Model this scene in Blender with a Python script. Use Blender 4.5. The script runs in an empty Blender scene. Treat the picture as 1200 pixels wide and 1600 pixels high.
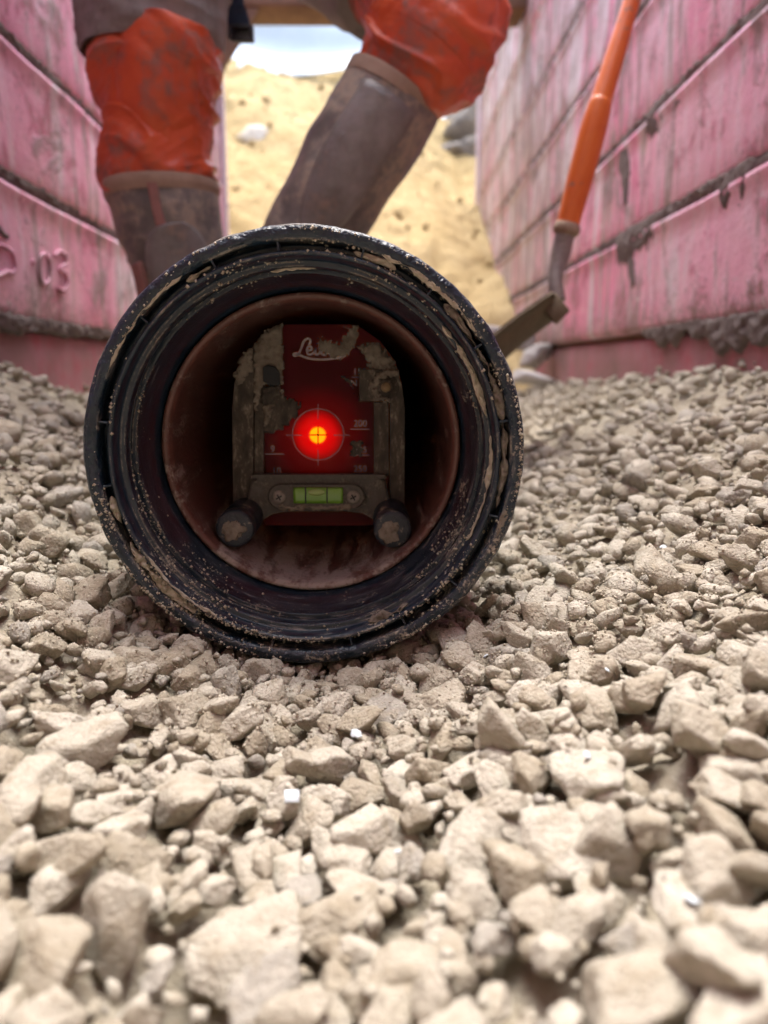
import bpy, bmesh, math, random
import numpy as np
from mathutils import Vector, Matrix
from math import sin, cos, pi, radians, sqrt, atan2

random.seed(7)
rng = np.random.default_rng(11)
S = bpy.context.scene
COL = S.collection

# ------------------------------------------------------------------ camera
F_PX, PITCH, YAW = 1202.0, radians(10.6), radians(0.95)
cam_d = bpy.data.cameras.new('camera')
cam = bpy.data.objects.new('camera', cam_d)
COL.objects.link(cam)
cam_d.sensor_fit = 'VERTICAL'
cam_d.sensor_height = 36.0
cam_d.lens = 36.0 * F_PX / 1600.0
cam_d.clip_start, cam_d.clip_end = 0.02, 3000
cam.location = (0, 0, 0)
cam.rotation_euler = (radians(90) - PITCH, 0, -YAW)
cam_d.dof.use_dof = True
cam_d.dof.focus_distance = 0.45
cam_d.dof.aperture_fstop = 5.8
S.camera = cam

# ------------------------------------------------------------------ sky, sun, exposure
SUN_EL, SUN_AZ = radians(75), radians(6)      # azimuth measured from +Y (along the trench) to +X
W = bpy.data.worlds.new('World')
S.world = W
W.use_nodes = True
wn, wl = W.node_tree.nodes, W.node_tree.links
wn.clear()
sky = wn.new('ShaderNodeTexSky')
sky.sky_type = 'NISHITA'
sky.sun_disc = False
sky.sun_elevation, sky.sun_rotation = SUN_EL, SUN_AZ
sky.dust_density, sky.ozone_density, sky.air_density = 4.0, 1.0, 1.0
hs = wn.new('ShaderNodeHueSaturation')
hs.inputs['Saturation'].default_value = 0.78    # thin overcast: a whiter sky
bg = wn.new('ShaderNodeBackground')
bg.inputs['Strength'].default_value = 0.15
wo = wn.new('ShaderNodeOutputWorld')
wl.new(sky.outputs[0], hs.inputs['Color'])
wl.new(hs.outputs[0], bg.inputs['Color'])
wl.new(bg.outputs[0], wo.inputs['Surface'])
sun_d = bpy.data.lights.new('sun', 'SUN')
sun_d.energy, sun_d.angle, sun_d.color = 1.05, radians(40), (1.0, 0.98, 0.95)
sun = bpy.data.objects.new('sun', sun_d)
COL.objects.link(sun)
sd = Vector((sin(SUN_AZ) * cos(SUN_EL), cos(SUN_AZ) * cos(SUN_EL), sin(SUN_EL)))
sun.rotation_euler = sd.to_track_quat('Z', 'Y').to_euler()
S.view_settings.view_transform = 'Standard'
S.view_settings.look = 'None'
S.view_settings.exposure = 2.16
S.view_settings.gamma = 1.0
S.view_settings.use_curve_mapping = False
S.cycles.max_bounces = 6
S.cycles.diffuse_bounces = 4
S.cycles.transparent_max_bounces = 8
S.cycles.caustics_reflective = False
S.cycles.caustics_refractive = False


# ------------------------------------------------------------------ helpers
def ray(u, v):
    x, y = (u - 600) / F_PX, -(v - 800) / F_PX
    d = np.array([x, cos(PITCH) + y * sin(PITCH), -sin(PITCH) + y * cos(PITCH)])
    c, s = cos(-YAW), sin(-YAW)
    return np.array([d[0] * c - d[1] * s, d[0] * s + d[1] * c, d[2]])


def at(u, v, Y):
    """the point seen at (u, v) of the photograph at Y metres along the trench"""
    d = ray(u, v)
    return d * Y / d[1]


def project(p):
    p = np.asarray(p, float).reshape(-1, 3)
    c, s = cos(YAW), sin(YAW)
    x, y, z = p[:, 0] * c - p[:, 1] * s, p[:, 0] * s + p[:, 1] * c, p[:, 2]
    c, s = cos(-PITCH), sin(-PITCH)
    y, z = y * c + z * s * -1 * -1, -y * s + z * c
    return 600 + F_PX * x / y, 800 - F_PX * z / y, y


def _hash(ix, iy, iz, seed):
    h = (ix * 374761393 + iy * 668265263 + iz * 2147483647 + seed * 1274126177) & 0xFFFFFFFF
    h = ((h ^ (h >> 13)) * 1274126177) & 0xFFFFFFFF
    return ((h ^ (h >> 16)) & 0xFFFF) / 32767.5 - 1.0


def vnoise(p, seed=0):
    p = np.asarray(p, float)
    i = np.floor(p).astype(np.int64)
    f = p - i
    f = f * f * f * (f * (f * 6 - 15) + 10)
    r = 0
    for dx in (0, 1):
        wx = f[..., 0] if dx else 1 - f[..., 0]
        for dy in (0, 1):
            wy = f[..., 1] if dy else 1 - f[..., 1]
            for dz in (0, 1):
                wz = f[..., 2] if dz else 1 - f[..., 2]
                r = r + wx * wy * wz * _hash(i[..., 0] + dx, i[..., 1] + dy, i[..., 2] + dz, seed)
    return r


def fbm(p, octv=4, seed=0, gain=.5):
    p = np.asarray(p, float)
    a, r = 1.0, 0
    for o in range(octv):
        r = r + a * vnoise(p, seed + o * 17)
        p = p * 2.03 + 3.7
        a *= gain
    return r


def mesh(name, V, Fc, m=None, smooth=True):
    me = bpy.data.meshes.new(name)
    V = np.asarray(V, np.float32).reshape(-1, 3)
    if isinstance(Fc, np.ndarray) and Fc.ndim == 2:
        n, k = Fc.shape
        me.vertices.add(len(V))
        me.vertices.foreach_set('co', V.ravel())
        me.loops.add(n * k)
        me.loops.foreach_set('vertex_index', Fc.astype(np.int32).ravel())
        me.polygons.add(n)
        me.polygons.foreach_set('loop_start', np.arange(0, n * k, k, dtype=np.int32))
        me.update(calc_edges=True)
    else:
        me.from_pydata([tuple(map(float, v)) for v in V], [], [tuple(map(int, f)) for f in Fc])
        me.update()
    if smooth:
        me.polygons.foreach_set('use_smooth', np.ones(len(me.polygons), bool))
    if m:
        me.materials.append(m)
    return me


def link(name, me, parent=None, loc=None, **props):
    o = bpy.data.objects.new(name, me)
    COL.objects.link(o)
    if parent is not None:
        o.parent = parent
        o.matrix_parent_inverse = Matrix.Translation(-Vector(parent.location))
    if loc is not None:
        o.location = loc
    for k, v in props.items():
        o[k] = v
    return o


def obj(name, V, Fc, m, parent=None, smooth=True, **props):
    return link(name, mesh(name, V, Fc, m, smooth), parent, **props)


def thing(name, label, cat, loc=(0, 0, 0), group=None):
    o = bpy.data.objects.new(name, None)
    COL.objects.link(o)
    o.location = Vector([float(c) for c in loc])
    o.empty_display_size = .05
    o['label'], o['category'] = label, cat
    if group:
        o['group'] = group
    return o


def grid_faces(nu, nv, wrap_u=False, wrap_v=False):
    f = []
    for i in range(nu if wrap_u else nu - 1):
        i2 = (i + 1) % nu
        j = np.arange(nv if wrap_v else nv - 1)
        j2 = (j + 1) % nv
        f.append(np.stack([i * nv + j, i2 * nv + j, i2 * nv + j2, i * nv + j2], 1))
    return np.concatenate(f)


def bevel_box(a, b, bev=.003, seg=2):
    """box between corners a and b with rounded edges -> verts, faces"""
    bm = bmesh.new()
    bmesh.ops.create_cube(bm, size=1)
    a, b = np.array(a, float), np.array(b, float)
    for v in bm.verts:
        v.co = Vector(((a + b) / 2 + np.array(v.co) * (b - a)).tolist())
    if bev:
        bmesh.ops.bevel(bm, geom=bm.edges[:], offset=bev, segments=seg, affect='EDGES', profile=.5)
    bm.verts.index_update()
    V = [v.co[:] for v in bm.verts]
    Fc = [[v.index for v in f.verts] for f in bm.faces]
    bm.free()
    return V, Fc


def merge(parts):
    V, Fc, n = [], [], 0
    for v, f in parts:
        V += [tuple(x) for x in v]
        Fc += [tuple(int(i) + n for i in q) for q in f]
        n += len(v)
    return V, Fc


def lathe_y(profile, cx, cz, seg=192, closed=False):
    """profile of (r, y) turned round an axis parallel to Y"""
    pr = np.array(profile, float)
    a = np.linspace(0, 2 * pi, seg, endpoint=False)
    V = np.zeros((seg, len(pr), 3))
    V[:, :, 0] = cx + np.cos(a)[:, None] * pr[None, :, 0]
    V[:, :, 2] = cz + np.sin(a)[:, None] * pr[None, :, 0]
    V[:, :, 1] = pr[None, :, 1]
    return V.reshape(-1, 3), grid_faces(seg, len(pr), wrap_u=True, wrap_v=closed)


def catmull(P, n):
    P = np.asarray(P, float)
    k = len(P)
    t = np.linspace(0, k - 1, n)
    i = np.clip(np.floor(t).astype(int), 0, k - 2)
    f = (t - i)[:, None]
    p0, p1, p2, p3 = P[np.clip(i - 1, 0, k - 1)], P[i], P[i + 1], P[np.clip(i + 2, 0, k - 1)]
    return .5 * ((2 * p1) + (-p0 + p2) * f + (2 * p0 - 5 * p1 + 4 * p2 - p3) * f ** 2 + (-p0 + 3 * p1 - 3 * p2 + p3) * f ** 3)


def loft(rings, n=48, seg=40, side=(1, 0, 0), disp=None, cap=True, power=2.0):
    """rings: (centre, half width, half depth); a smooth tube through them"""
    R = np.array([[*c, a, b] for c, a, b in rings], float)
    R = catmull(R, n)
    C = R[:, :3]
    T = np.gradient(C, axis=0)
    T /= np.linalg.norm(T, axis=1)[:, None] + 1e-9
    s = np.asarray(side, float)
    U = s[None] - T * (T @ s)[:, None]
    U /= np.linalg.norm(U, axis=1)[:, None] + 1e-9
    D = np.cross(T, U)
    a = np.linspace(0, 2 * pi, seg, endpoint=False)
    ca = np.sign(np.cos(a)) * np.abs(np.cos(a)) ** (2 / power)
    sa = np.sign(np.sin(a)) * np.abs(np.sin(a)) ** (2 / power)
    nrm = U[:, None] * ca[None, :, None] + D[:, None] * sa[None, :, None]
    V = C[:, None] + U[:, None] * (ca[None] * R[:, 3:4])[..., None] + D[:, None] * (sa[None] * R[:, 4:5])[..., None]
    if disp is not None:
        V = V + nrm * disp(V, np.linspace(0, 1, n)[:, None], a[None])[..., None]
    Fc = grid_faces(n, seg, wrap_v=True)
    V = V.reshape(-1, 3)
    Fc = [tuple(f) for f in Fc]
    if cap:
        Fc += [tuple(range(seg)), tuple(range((n - 1) * seg, n * seg))[::-1]]
    return V, Fc


def tube(pts, r, seg=10, n=None, cap=True):
    pts = np.asarray(pts, float)
    rr = np.broadcast_to(np.asarray(r, float), (len(pts),))
    n = n or len(pts)
    d = pts[-1] - pts[0]
    side = np.cross(d, (0.3, 1, .2))
    return loft([(p, q, q) for p, q in zip(pts, rr)], n=n, seg=seg, side=side, cap=cap)


def ico(n):
    bm = bmesh.new()
    bmesh.ops.create_icosphere(bm, subdivisions=n, radius=1)
    V = np.array([v.co[:] for v in bm.verts])
    Fc = np.array([[v.index for v in f.verts] for f in bm.faces])
    bm.free()
    return V, Fc


# ------------------------------------------------------------------ node materials
class NT:
    def __init__(self, name):
        self.m = bpy.data.materials.new(name)
        self.m.use_nodes = True
        self.t = self.m.node_tree
        self.t.nodes.clear()
        self.out = self.n('ShaderNodeOutputMaterial')

    def n(self, kind, **kw):
        nd = self.t.nodes.new(kind)
        for k, v in kw.items():
            setattr(nd, k, v)
        return nd

    def l(self, a, b):
        self.t.links.new(a, b)

    def setv(self, sock, v):
        if hasattr(v, 'is_output') or isinstance(v, bpy.types.NodeSocket):
            self.l(v, sock)
        elif isinstance(v, (tuple, list)):
            sock.default_value = (*v, 1.0) if (len(v) == 3 and len(sock.default_value) == 4) else v
        else:
            sock.default_value = v

    def pos(self, kind='Position', scale=None):
        if kind == 'Position':
            o = self.n('ShaderNodeNewGeometry').outputs['Position']
        else:
            o = self.n('ShaderNodeTexCoord').outputs[kind]
        if scale is not None:
            mp = self.n('ShaderNodeMapping')
            mp.inputs['Scale'].default_value = scale
            self.l(o, mp.inputs['Vector'])
            o = mp.outputs[0]
        return o

    def noise(self, vec, scale, detail=4, rough=.55, dist=0.0):
        nd = self.n('ShaderNodeTexNoise')
        nd.inputs['Scale'].default_value = scale
        nd.inputs['Detail'].default_value = detail
        nd.inputs['Roughness'].default_value = rough
        nd.inputs['Distortion'].default_value = dist
        self.l(vec, nd.inputs['Vector'])
        return nd.outputs['Fac']

    def voro(self, vec, scale, feature='F1', out='Distance', rand=1.0):
        nd = self.n('ShaderNodeTexVoronoi', feature=feature)
        nd.inputs['Scale'].default_value = scale
        nd.inputs['Randomness'].default_value = rand
        self.l(vec, nd.inputs['Vector'])
        return nd.outputs[out]

    def ramp(self, fac, lo, hi, a=0.0, b=1.0):
        nd = self.n('ShaderNodeMapRange')
        nd.clamp = True
        for k, v in (('From Min', lo), ('From Max', hi), ('To Min', a), ('To Max', b)):
            self.setv(nd.inputs[k], v)
        self.l(fac, nd.inputs['Value'])
        return nd.outputs[0]

    def math(self, op, a, b=0.0, c=0.0):
        nd = self.n('ShaderNodeMath', operation=op)
        self.setv(nd.inputs[0], a)
        self.setv(nd.inputs[1], b)
        self.setv(nd.inputs[2], c)
        return nd.outputs[0]

    def mix(self, fac, a, b, blend='MIX'):
        nd = self.n('ShaderNodeMix', data_type='RGBA', blend_type=blend)
        self.setv(nd.inputs[0], fac)
        self.setv(nd.inputs[6], a)
        self.setv(nd.inputs[7], b)
        return nd.outputs[2]

    def sep(self, vec):
        nd = self.n('ShaderNodeSeparateXYZ')
        self.l(vec, nd.inputs[0])
        return nd.outputs

    def bump(self, h, dist=.001, strength=1.0, normal=None):
        nd = self.n('ShaderNodeBump')
        nd.inputs['Distance'].default_value = dist
        nd.inputs['Strength'].default_value = strength
        self.l(h, nd.inputs['Height'])
        if normal is not None:
            self.l(normal, nd.inputs['Normal'])
        return nd.outputs[0]

    def bsdf(self, color, rough=.8, normal=None, spec=.5, metal=0.0, **kw):
        b = self.n('ShaderNodeBsdfPrincipled')
        self.setv(b.inputs['Base Color'], color)
        self.setv(b.inputs['Roughness'], rough)
        self.setv(b.inputs['Specular IOR Level'], spec)
        self.setv(b.inputs['Metallic'], metal)
        for k, v in kw.items():
            self.setv(b.inputs[k.replace('_', ' ')], v)
        if normal is not None:
            self.l(normal, b.inputs['Normal'])
        self.l(b.outputs[0], self.out.inputs['Surface'])
        return self.m


def mat_stone():
    t = NT('dusty_limestone')
    p = t.pos()
    geo = t.n('ShaderNodeNewGeometry')
    oi = t.n('ShaderNodeObjectInfo')
    rnd = t.math('FRACT', t.math('ADD', geo.outputs['Random Per Island'], oi.outputs['Random']))
    big = t.noise(p, 22, 4)
    mid = t.noise(p, 130, 5, .6)
    fine = t.noise(p, 620, 3, .65)
    grain = t.voro(p, 520)
    c = t.mix(t.ramp(big, .35, .65), (.445, .415, .345), (.39, .357, .285))
    tone = t.mix(t.ramp(rnd, .3, .75), (.48, .45, .385), (.325, .285, .215))
    c = t.mix(t.ramp(rnd, 0, 1, .25, .85), c, tone)
    c = t.mix(t.ramp(rnd, .90, .92, 0, .55), c, (.32, .315, .30))
    c = t.mix(t.ramp(rnd, .10, .08, 0, .5), c, (.53, .50, .43))
    c = t.mix(t.ramp(mid, .50, .68, 0, .55), c, (.27, .225, .155))
    c = t.mix(t.ramp(mid, .48, .34, 0, .35), c, (.55, .51, .43))
    c = t.mix(t.ramp(fine, .57, .72, 0, .14), c, (.19, .155, .11))
    c = t.mix(t.ramp(fine, .28, .42, .5, 0), c, (.60, .55, .46))
    h = t.math('ADD', t.math('MULTIPLY', mid, 1.0), t.math('ADD', t.math('MULTIPLY', fine, .6), t.math('MULTIPLY', grain, -.30)))
    return t.bsdf(c, .95, t.bump(h, .0021, 1.0), spec=.12)


def mat_sand(name='yellow_sand', a=(.42, .325, .175), b=(.355, .265, .13), dark=(.30, .22, .115), s=1.0):
    t = NT(name)
    p = t.pos()
    big, mid, fine = t.noise(p, 5 * s, 5), t.noise(p, 30 * s, 5, .6), t.noise(p, 190 * s, 3)
    c = t.mix(t.ramp(big, .35, .65), a, b)
    c = t.mix(t.ramp(mid, .55, .75, 0, .18), c, dark)
    c = t.mix(t.ramp(fine, .3, .45, .5, 0), c, tuple(min(1, x * 1.25) for x in a))
    h = t.math('ADD', t.math('MULTIPLY', mid, 1.0), t.math('MULTIPLY', fine, .3))
    return t.bsdf(c, .95, t.bump(h, .010 / s, .8), spec=.1)


def mat_black_plastic():
    t = NT('black_plastic_muddy')
    p = t.pos()
    x, y, z = t.sep(p)
    dx, dz = t.math('SUBTRACT', x, PIPE_X), t.math('SUBTRACT', z, PIPE_Z)
    r = t.math('SQRT', t.math('ADD', t.math('MULTIPLY', dx, dx), t.math('MULTIPLY', dz, dz)))
    ang = t.math('ARCTAN2', dz, dx)
    cmb = t.n('ShaderNodeCombineXYZ')
    t.l(t.math('MULTIPLY', ang, .018), cmb.inputs[0])
    t.l(r, cmb.inputs[1])
    t.l(y, cmb.inputs[2])
    pol = cmb.outputs[0]                      # stretched round the ring: smears and turning marks
    smear = t.noise(pol, 230, 4, .6, .4)
    lines = t.noise(pol, 900, 2, .5)
    clump = t.noise(p, 48, 5, .62)
    fine = t.noise(p, 420, 3, .65)
    speck = t.voro(p, 330)
    lip = t.ramp(r, .1165, .1185)            # the wide outer lip carries more dried mud
    low = t.ramp(dz, -.11, .02, 1, 0)
    right = t.ramp(dx, .03, .11)
    amt = t.math('ADD', t.math('MULTIPLY', right, .07), t.math('ADD', t.math('MULTIPLY', low, .085), t.math('MULTIPLY', lip, .03)))
    f1 = t.ramp(t.math('ADD', t.math('ADD', t.math('MULTIPLY', clump, .6), t.math('MULTIPLY', fine, .4)), amt), .66, .71)
    f2 = t.ramp(t.math('ADD', smear, t.math('MULTIPLY', amt, .8)), .66, .80, 0, .6)
    f3 = t.ramp(t.math('SUBTRACT', speck, t.math('MULTIPLY', amt, .9)), .015, .05, .5, 0)
    bands = None
    for r0, w in ((.1186, .0011), (.1112, .0009), (.1034, .0007), (.1056, .0007), (.1262, .0009), (.1078, .0006)):
        b_ = t.ramp(t.math('ABSOLUTE', t.math('SUBTRACT', r, r0)), 0, w, 1, 0)
        bands = b_ if bands is None else t.math('MAXIMUM', bands, b_)
    edge = t.math('MULTIPLY', bands, t.ramp(t.math('ADD', t.math('MULTIPLY', smear, .35), t.math('ADD', t.math('MULTIPLY', clump, .5), t.math('MULTIPLY', fine, .15))), .49, .58))
    f1 = t.math('MAXIMUM', f1, t.math('MULTIPLY', edge, .85))
    dust = t.math('MAXIMUM', t.math('MAXIMUM', f1, t.math('MULTIPLY', f2, .8)), f3)
    film = t.math('MULTIPLY', t.ramp(t.math('ADD', t.math('MULTIPLY', smear, .6), t.math('MULTIPLY', clump, .4)), .42, .66), t.ramp(dz, -.125, .03, .17, .03))
    black = t.mix(t.ramp(smear, .3, .7), (.004, .011, .021), (.008, .024, .044))  # blue mixed into the black stands in for the sky's sheen
    black = t.mix(film, black, (.30, .30, .30))
    mud = t.mix(t.ramp(fine, .35, .65), (.17, .145, .115), (.37, .335, .28))
    mud = t.mix(t.ramp(smear, .62, .7, 0, .7), mud, (.48, .46, .44))
    c = t.mix(dust, black, mud)
    rough = t.ramp(dust, 0, 1, .30, .95)
    peel = t.noise(p, 300, 2, .5)
    h = t.math('ADD', t.math('MULTIPLY', dust, .8), t.math('ADD', t.math('MULTIPLY', lines, .10), t.math('ADD', t.math('MULTIPLY', peel, t.math('MULTIPLY', lip, 1.6)), t.math('MULTIPLY', fine, .3))))
    return t.bsdf(c, rough, t.bump(h, .0012, .8), spec=.45)


def mat_brown_pipe():
    t = NT('red_brown_pvc')
    p = t.pos()
    x, y, z = t.sep(p)
    dz = t.math('SUBTRACT', z, PIPE_Z)
    smear = t.noise(t.pos('Position', (60, 12, 60)), 1.0, 5, .6, .5)
    fine = t.noise(p, 300, 4, .6)
    c = t.mix(t.ramp(smear, .3, .7), (.135, .062, .050), (.095, .046, .038))  # browns darkened to put the shade of the bore into the colour
    low = t.ramp(dz, -.092, -.035, 1, 0)
    sil = t.ramp(t.math('ADD', t.math('ADD', t.math('MULTIPLY', smear, .7), t.math('MULTIPLY', fine, .3)), t.math('MULTIPLY', low, .12)), .55, .66)
    c = t.mix(t.math('MULTIPLY', sil, .8), c, (.40, .345, .31))
    c = t.mix(t.ramp(fine, .6, .75, 0, .5), c, (.12, .06, .045))
    return t.bsdf(c, t.ramp(sil, 0, 1, .38, .9), t.bump(t.math('ADD', sil, fine), .0006, .7), spec=.4)


def mat_paint():
    t = NT('faded_red_paint')
    p = t.pos()
    x, y, z = t.sep(p)
    vert = t.pos('Position', (2, 5.2, 1.0))
    horiz = t.pos('Position', (3, 2.2, 7))
    big = t.noise(p, 3.2, 5, .6, .4)
    mid = t.noise(p, 13, 5, .65, .3)
    streak = t.noise(vert, 1.5, 6, .68, 1.1)
    run = t.noise(vert, 3.2, 6, .7, .7)
    fine = t.noise(p, 120, 4, .65)
    scr = t.noise(horiz, 9, 4, .7, .8)
    c = t.mix(t.ramp(big, .36, .64), (.68, .225, .365), (.74, .42, .53))
    c = t.mix(t.ramp(mid, .54, .62, 0, .6), c, (.43, .07, .13))
    c = t.mix(t.ramp(streak, .50, .61, 0, .75), c, (.70, .55, .62))
    side = t.ramp(x, -.2, .2)
    far = t.math('MULTIPLY', t.ramp(y, 1.1, 2.6, .0, .13), t.ramp(side, 0, 1, .5, 1))     # dried run-off on the far plates
    c = t.mix(t.ramp(t.math('ADD', run, far), .54, .64, 0, .85), c, (.28, .23, .215))
    c = t.mix(t.ramp(t.math('ADD', streak, far), .60, .68, 0, .75), c, (.62, .57, .60))
    c = t.mix(t.ramp(scr, .62, .70, 0, .65), c, (.66, .58, .60))
    high = t.ramp(z, .25, .75, 0, .06)
    low = t.ramp(z, .06, .16, .13, 0)
    dirt = t.math('ADD', t.math('ADD', t.math('MULTIPLY', mid, .5), t.math('MULTIPLY', fine, .5)), t.math('ADD', low, high))
    c = t.mix(t.ramp(dirt, .55, .70, 0, .85), c, (.22, .165, .14))
    blot = t.noise(p, 6.5, 6, .7, .6)
    c = t.mix(t.ramp(blot, .57, .65, 0, .75), c, (.25, .20, .20))
    c = t.mix(t.ramp(fine, .60, .74, 0, .4), c, (.28, .20, .19))
    h = t.math('ADD', t.math('MULTIPLY', mid, 1.0), t.math('ADD', t.math('MULTIPLY', fine, .35), t.math('MULTIPLY', t.ramp(blot, .57, .65), .5)))
    return t.bsdf(c, t.ramp(mid, .3, .7, .4, .8), t.bump(h, .005, .6), spec=.4)


def mat_simple(name, a, b, scale=30, rough=.8, spec=.3, bump=.001, dirt=None, dirt_amt=.6, metal=0.0, stretch=None, dl=.52, dh=.7):
    t = NT(name)
    p = t.pos('Position', stretch) if stretch else t.pos()
    n1, n2 = t.noise(p, scale, 5, .6, .3), t.noise(p, scale * 6, 3, .6)
    c = t.mix(t.ramp(n1, .35, .65), a, b)
    r = rough
    if dirt:
        d = t.ramp(t.math('ADD', t.math('MULTIPLY', n1, .6), t.math('MULTIPLY', n2, .4)), dl, dh, 0, dirt_amt)
        c = t.mix(d, c, dirt)
        r = t.ramp(d, 0, 1, rough, .95)
    h = t.math('ADD', n1, t.math('MULTIPLY', n2, .5))
    return t.bsdf(c, r, t.bump(h, bump, .7), spec=spec, metal=metal)


PIPE_X, PIPE_Z, PIPE_Y, PIPE_R = -.0382, -.0492, .44, .1272
M = {}
M['stone'] = mat_stone()
M['sand'] = mat_sand()
M['soil'] = mat_sand('pale_soil', (.40, .33, .24), (.33, .26, .18), (.22, .17, .11), .6)
M['black'] = mat_black_plastic()
M['brown'] = mat_brown_pipe()
M['paint'] = mat_paint()
M['mud'] = mat_simple('grey_brown_mud', (.15, .125, .115), (.23, .195, .18), 60, .95, .1, .008, (.085, .065, .06), .8)
M['base_dirt'] = mat_simple('dirty_red_base', (.23, .155, .13), (.44, .21, .235), 5, .9, .15, .004, (.42, .07, .10), .7)
M['rust'] = mat_simple('rust_brown_steel', (.16, .10, .065), (.26, .165, .10), 8, .85, .3, .004, (.09, .06, .045), .7)
M['grit'] = mat_simple('dry_grit', (.45, .41, .335), (.34, .30, .23), 200, .95, .1, .0006)
M['orange'] = mat_simple('orange_workwear', (.58, .095, .024), (.44, .065, .025), 11, .36, .5, .003, (.25, .125, .095), .85, dl=.49, dh=.60)
M['grey_cloth'] = mat_simple('grey_workwear', (.27, .26, .24), (.19, .18, .165), 12, .8, .2, .003, (.10, .08, .065), .6)
M['boot'] = mat_simple('muddy_rubber', (.10, .098, .088), (.23, .21, .18), 15, .40, .35, .004, (.33, .28, .21), .85, dl=.48, dh=.58)
M['boot_grey'] = mat_simple('scuff_and_highlight_rubber', (.22, .215, .195), (.11, .105, .09), 18, .38, .45, .003, (.24, .185, .14), .8, dl=.54, dh=.66)  # scuffed rubber whose lighter grey also paints in the shiny highlights
M['boot_pink'] = mat_simple('faded_red_rubber', (.30, .15, .13), (.24, .12, .10), 14, .6, .3, .002, (.17, .12, .095), .8)
M['boot_trim'] = mat_simple('beige_boot_trim', (.34, .26, .19), (.26, .19, .135), 20, .8, .2, .002)
M['sole'] = mat_simple('dark_boot_sole', (.05, .045, .04), (.14, .11, .085), 20, .8, .2, .003)
M['shovel_orange'] = mat_simple('orange_shovel_paint', (.68, .165, .028), (.62, .12, .02), 14, .38, .45, .0008, (.22, .16, .13), .9, dl=.545, dh=.61)
M['steel'] = mat_simple('dull_steel', (.22, .20, .185), (.30, .275, .25), 40, .55, .5, .0015, (.14, .105, .075), .9, metal=.35)
M['blade'] = mat_simple('mud_stained_blade', (.085, .062, .035), (.12, .09, .055), 25, .8, .35, .002, (.09, .065, .04), .8)
M['strap'] = mat_simple('navy_webbing', (.022, .035, .06), (.03, .045, .075), 60, .75, .25, .001)
M['buckle'] = mat_simple('black_buckle', (.02, .023, .028), (.03, .03, .036), 60, .35, .5, .0005, (.09, .08, .07), .4)
M['sheet'] = mat_simple('white_plastic_sheet', (.60, .68, .74), (.52, .61, .68), 4, .3, .5, .004)
M['slab'] = mat_simple('pale_grey_concrete', (.50, .50, .49), (.38, .37, .35), 20, .9, .2, .003)
M['chalk'] = mat_simple('chalky_stone', (.66, .63, .56), (.58, .54, .46), 18, .9, .2, .004)
M['rubble'] = mat_simple('dark_grey_rubble', (.20, .18, .165), (.30, .275, .25), 14, .95, .15, .01)
M['chip'] = mat_simple('pale_plastic_chip', (.70, .78, .84), (.62, .70, .77), 150, .5, .4, .0006, (.45, .40, .33), .5)
M['skin'] = mat_simple('skin', (.50, .30, .22), (.46, .26, .19), 40, .55, .4, .0005)
M['rail'] = mat_simple('mud_coated_rail', (.045, .040, .034), (.10, .085, .07), 90, .8, .3, .0016, (.33, .29, .235), .75, stretch=(1.6, 1, .7), dl=.54, dh=.68)  # base tones darkened for the shade inside the pipe, mud on top
M['yoke'] = mat_simple('dirty_grey_casting', (.11, .105, .095), (.065, .06, .055), 110, .7, .35, .0012, (.33, .29, .235), .7)  # greys darkened to carry the pipe's inner shade, dirt on top
M['clay'] = mat_simple('dried_clay', (.24, .215, .18), (.16, .135, .11), 120, .95, .1, .0012, (.10, .08, .06), .8)
M['foot'] = mat_simple('black_rubber_foot', (.014, .020, .030), (.03, .038, .05), 120, .45, .45, .0012, (.38, .32, .24), .8, dl=.56, dh=.66)
M['print'] = mat_simple('pale_print', (.42, .36, .37), (.33, .28, .29), 300, .7, .2, .0001)
M['dark'] = mat_simple('dark_recess', (.012, .016, .02), (.02, .022, .026), 100, .6, .3, .0003)
M['brass'] = mat_simple('dirty_brass', (.28, .20, .11), (.20, .14, .08), 300, .5, .5, .0005, metal=.5)


def mat_vial():
    t = NT('green_vial_fluid')
    return t.bsdf((.13, .30, .03), .12, spec=.6)


M['vial'] = mat_vial()

# ------------------------------------------------------------------ trench geometry
TILT_R, TILT_L = .0161, -.0161


def wall_x(side, Y):
    return .4885 + .0198 * (Y - 1) if side > 0 else -(.4885 + .022 * (Y - 1))


def wall_hit(side, u, v):
    """point of the trench wall seen at (u, v)"""
    d = ray(u, v)
    k, c0 = (.0198, .4885 - .0198) if side > 0 else (-.022, -(.4885 - .022))
    t = c0 / (d[0] - k * d[1])
    return d * t


def G(x, y):
    """height of the gravel bed"""
    x, y = np.asarray(x, float), np.asarray(y, float)
    dx = x - PIPE_X
    w = np.where(dx > 0, .53, .455)
    A = np.where(dx > 0, np.interp(y, [0, 1.0, 2.4, 3], [.178, .182, .118, .11]),
                 np.interp(y, [0, 1.05, 1.27, 2.4], [.19, .188, .143, .10]))
    return -.172 + A * np.minimum(np.abs(dx) / w, 1.15) ** 1.3 + .004 * np.sin(x * 31 + y * 17) * np.cos(y * 23 - x * 9)


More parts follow.
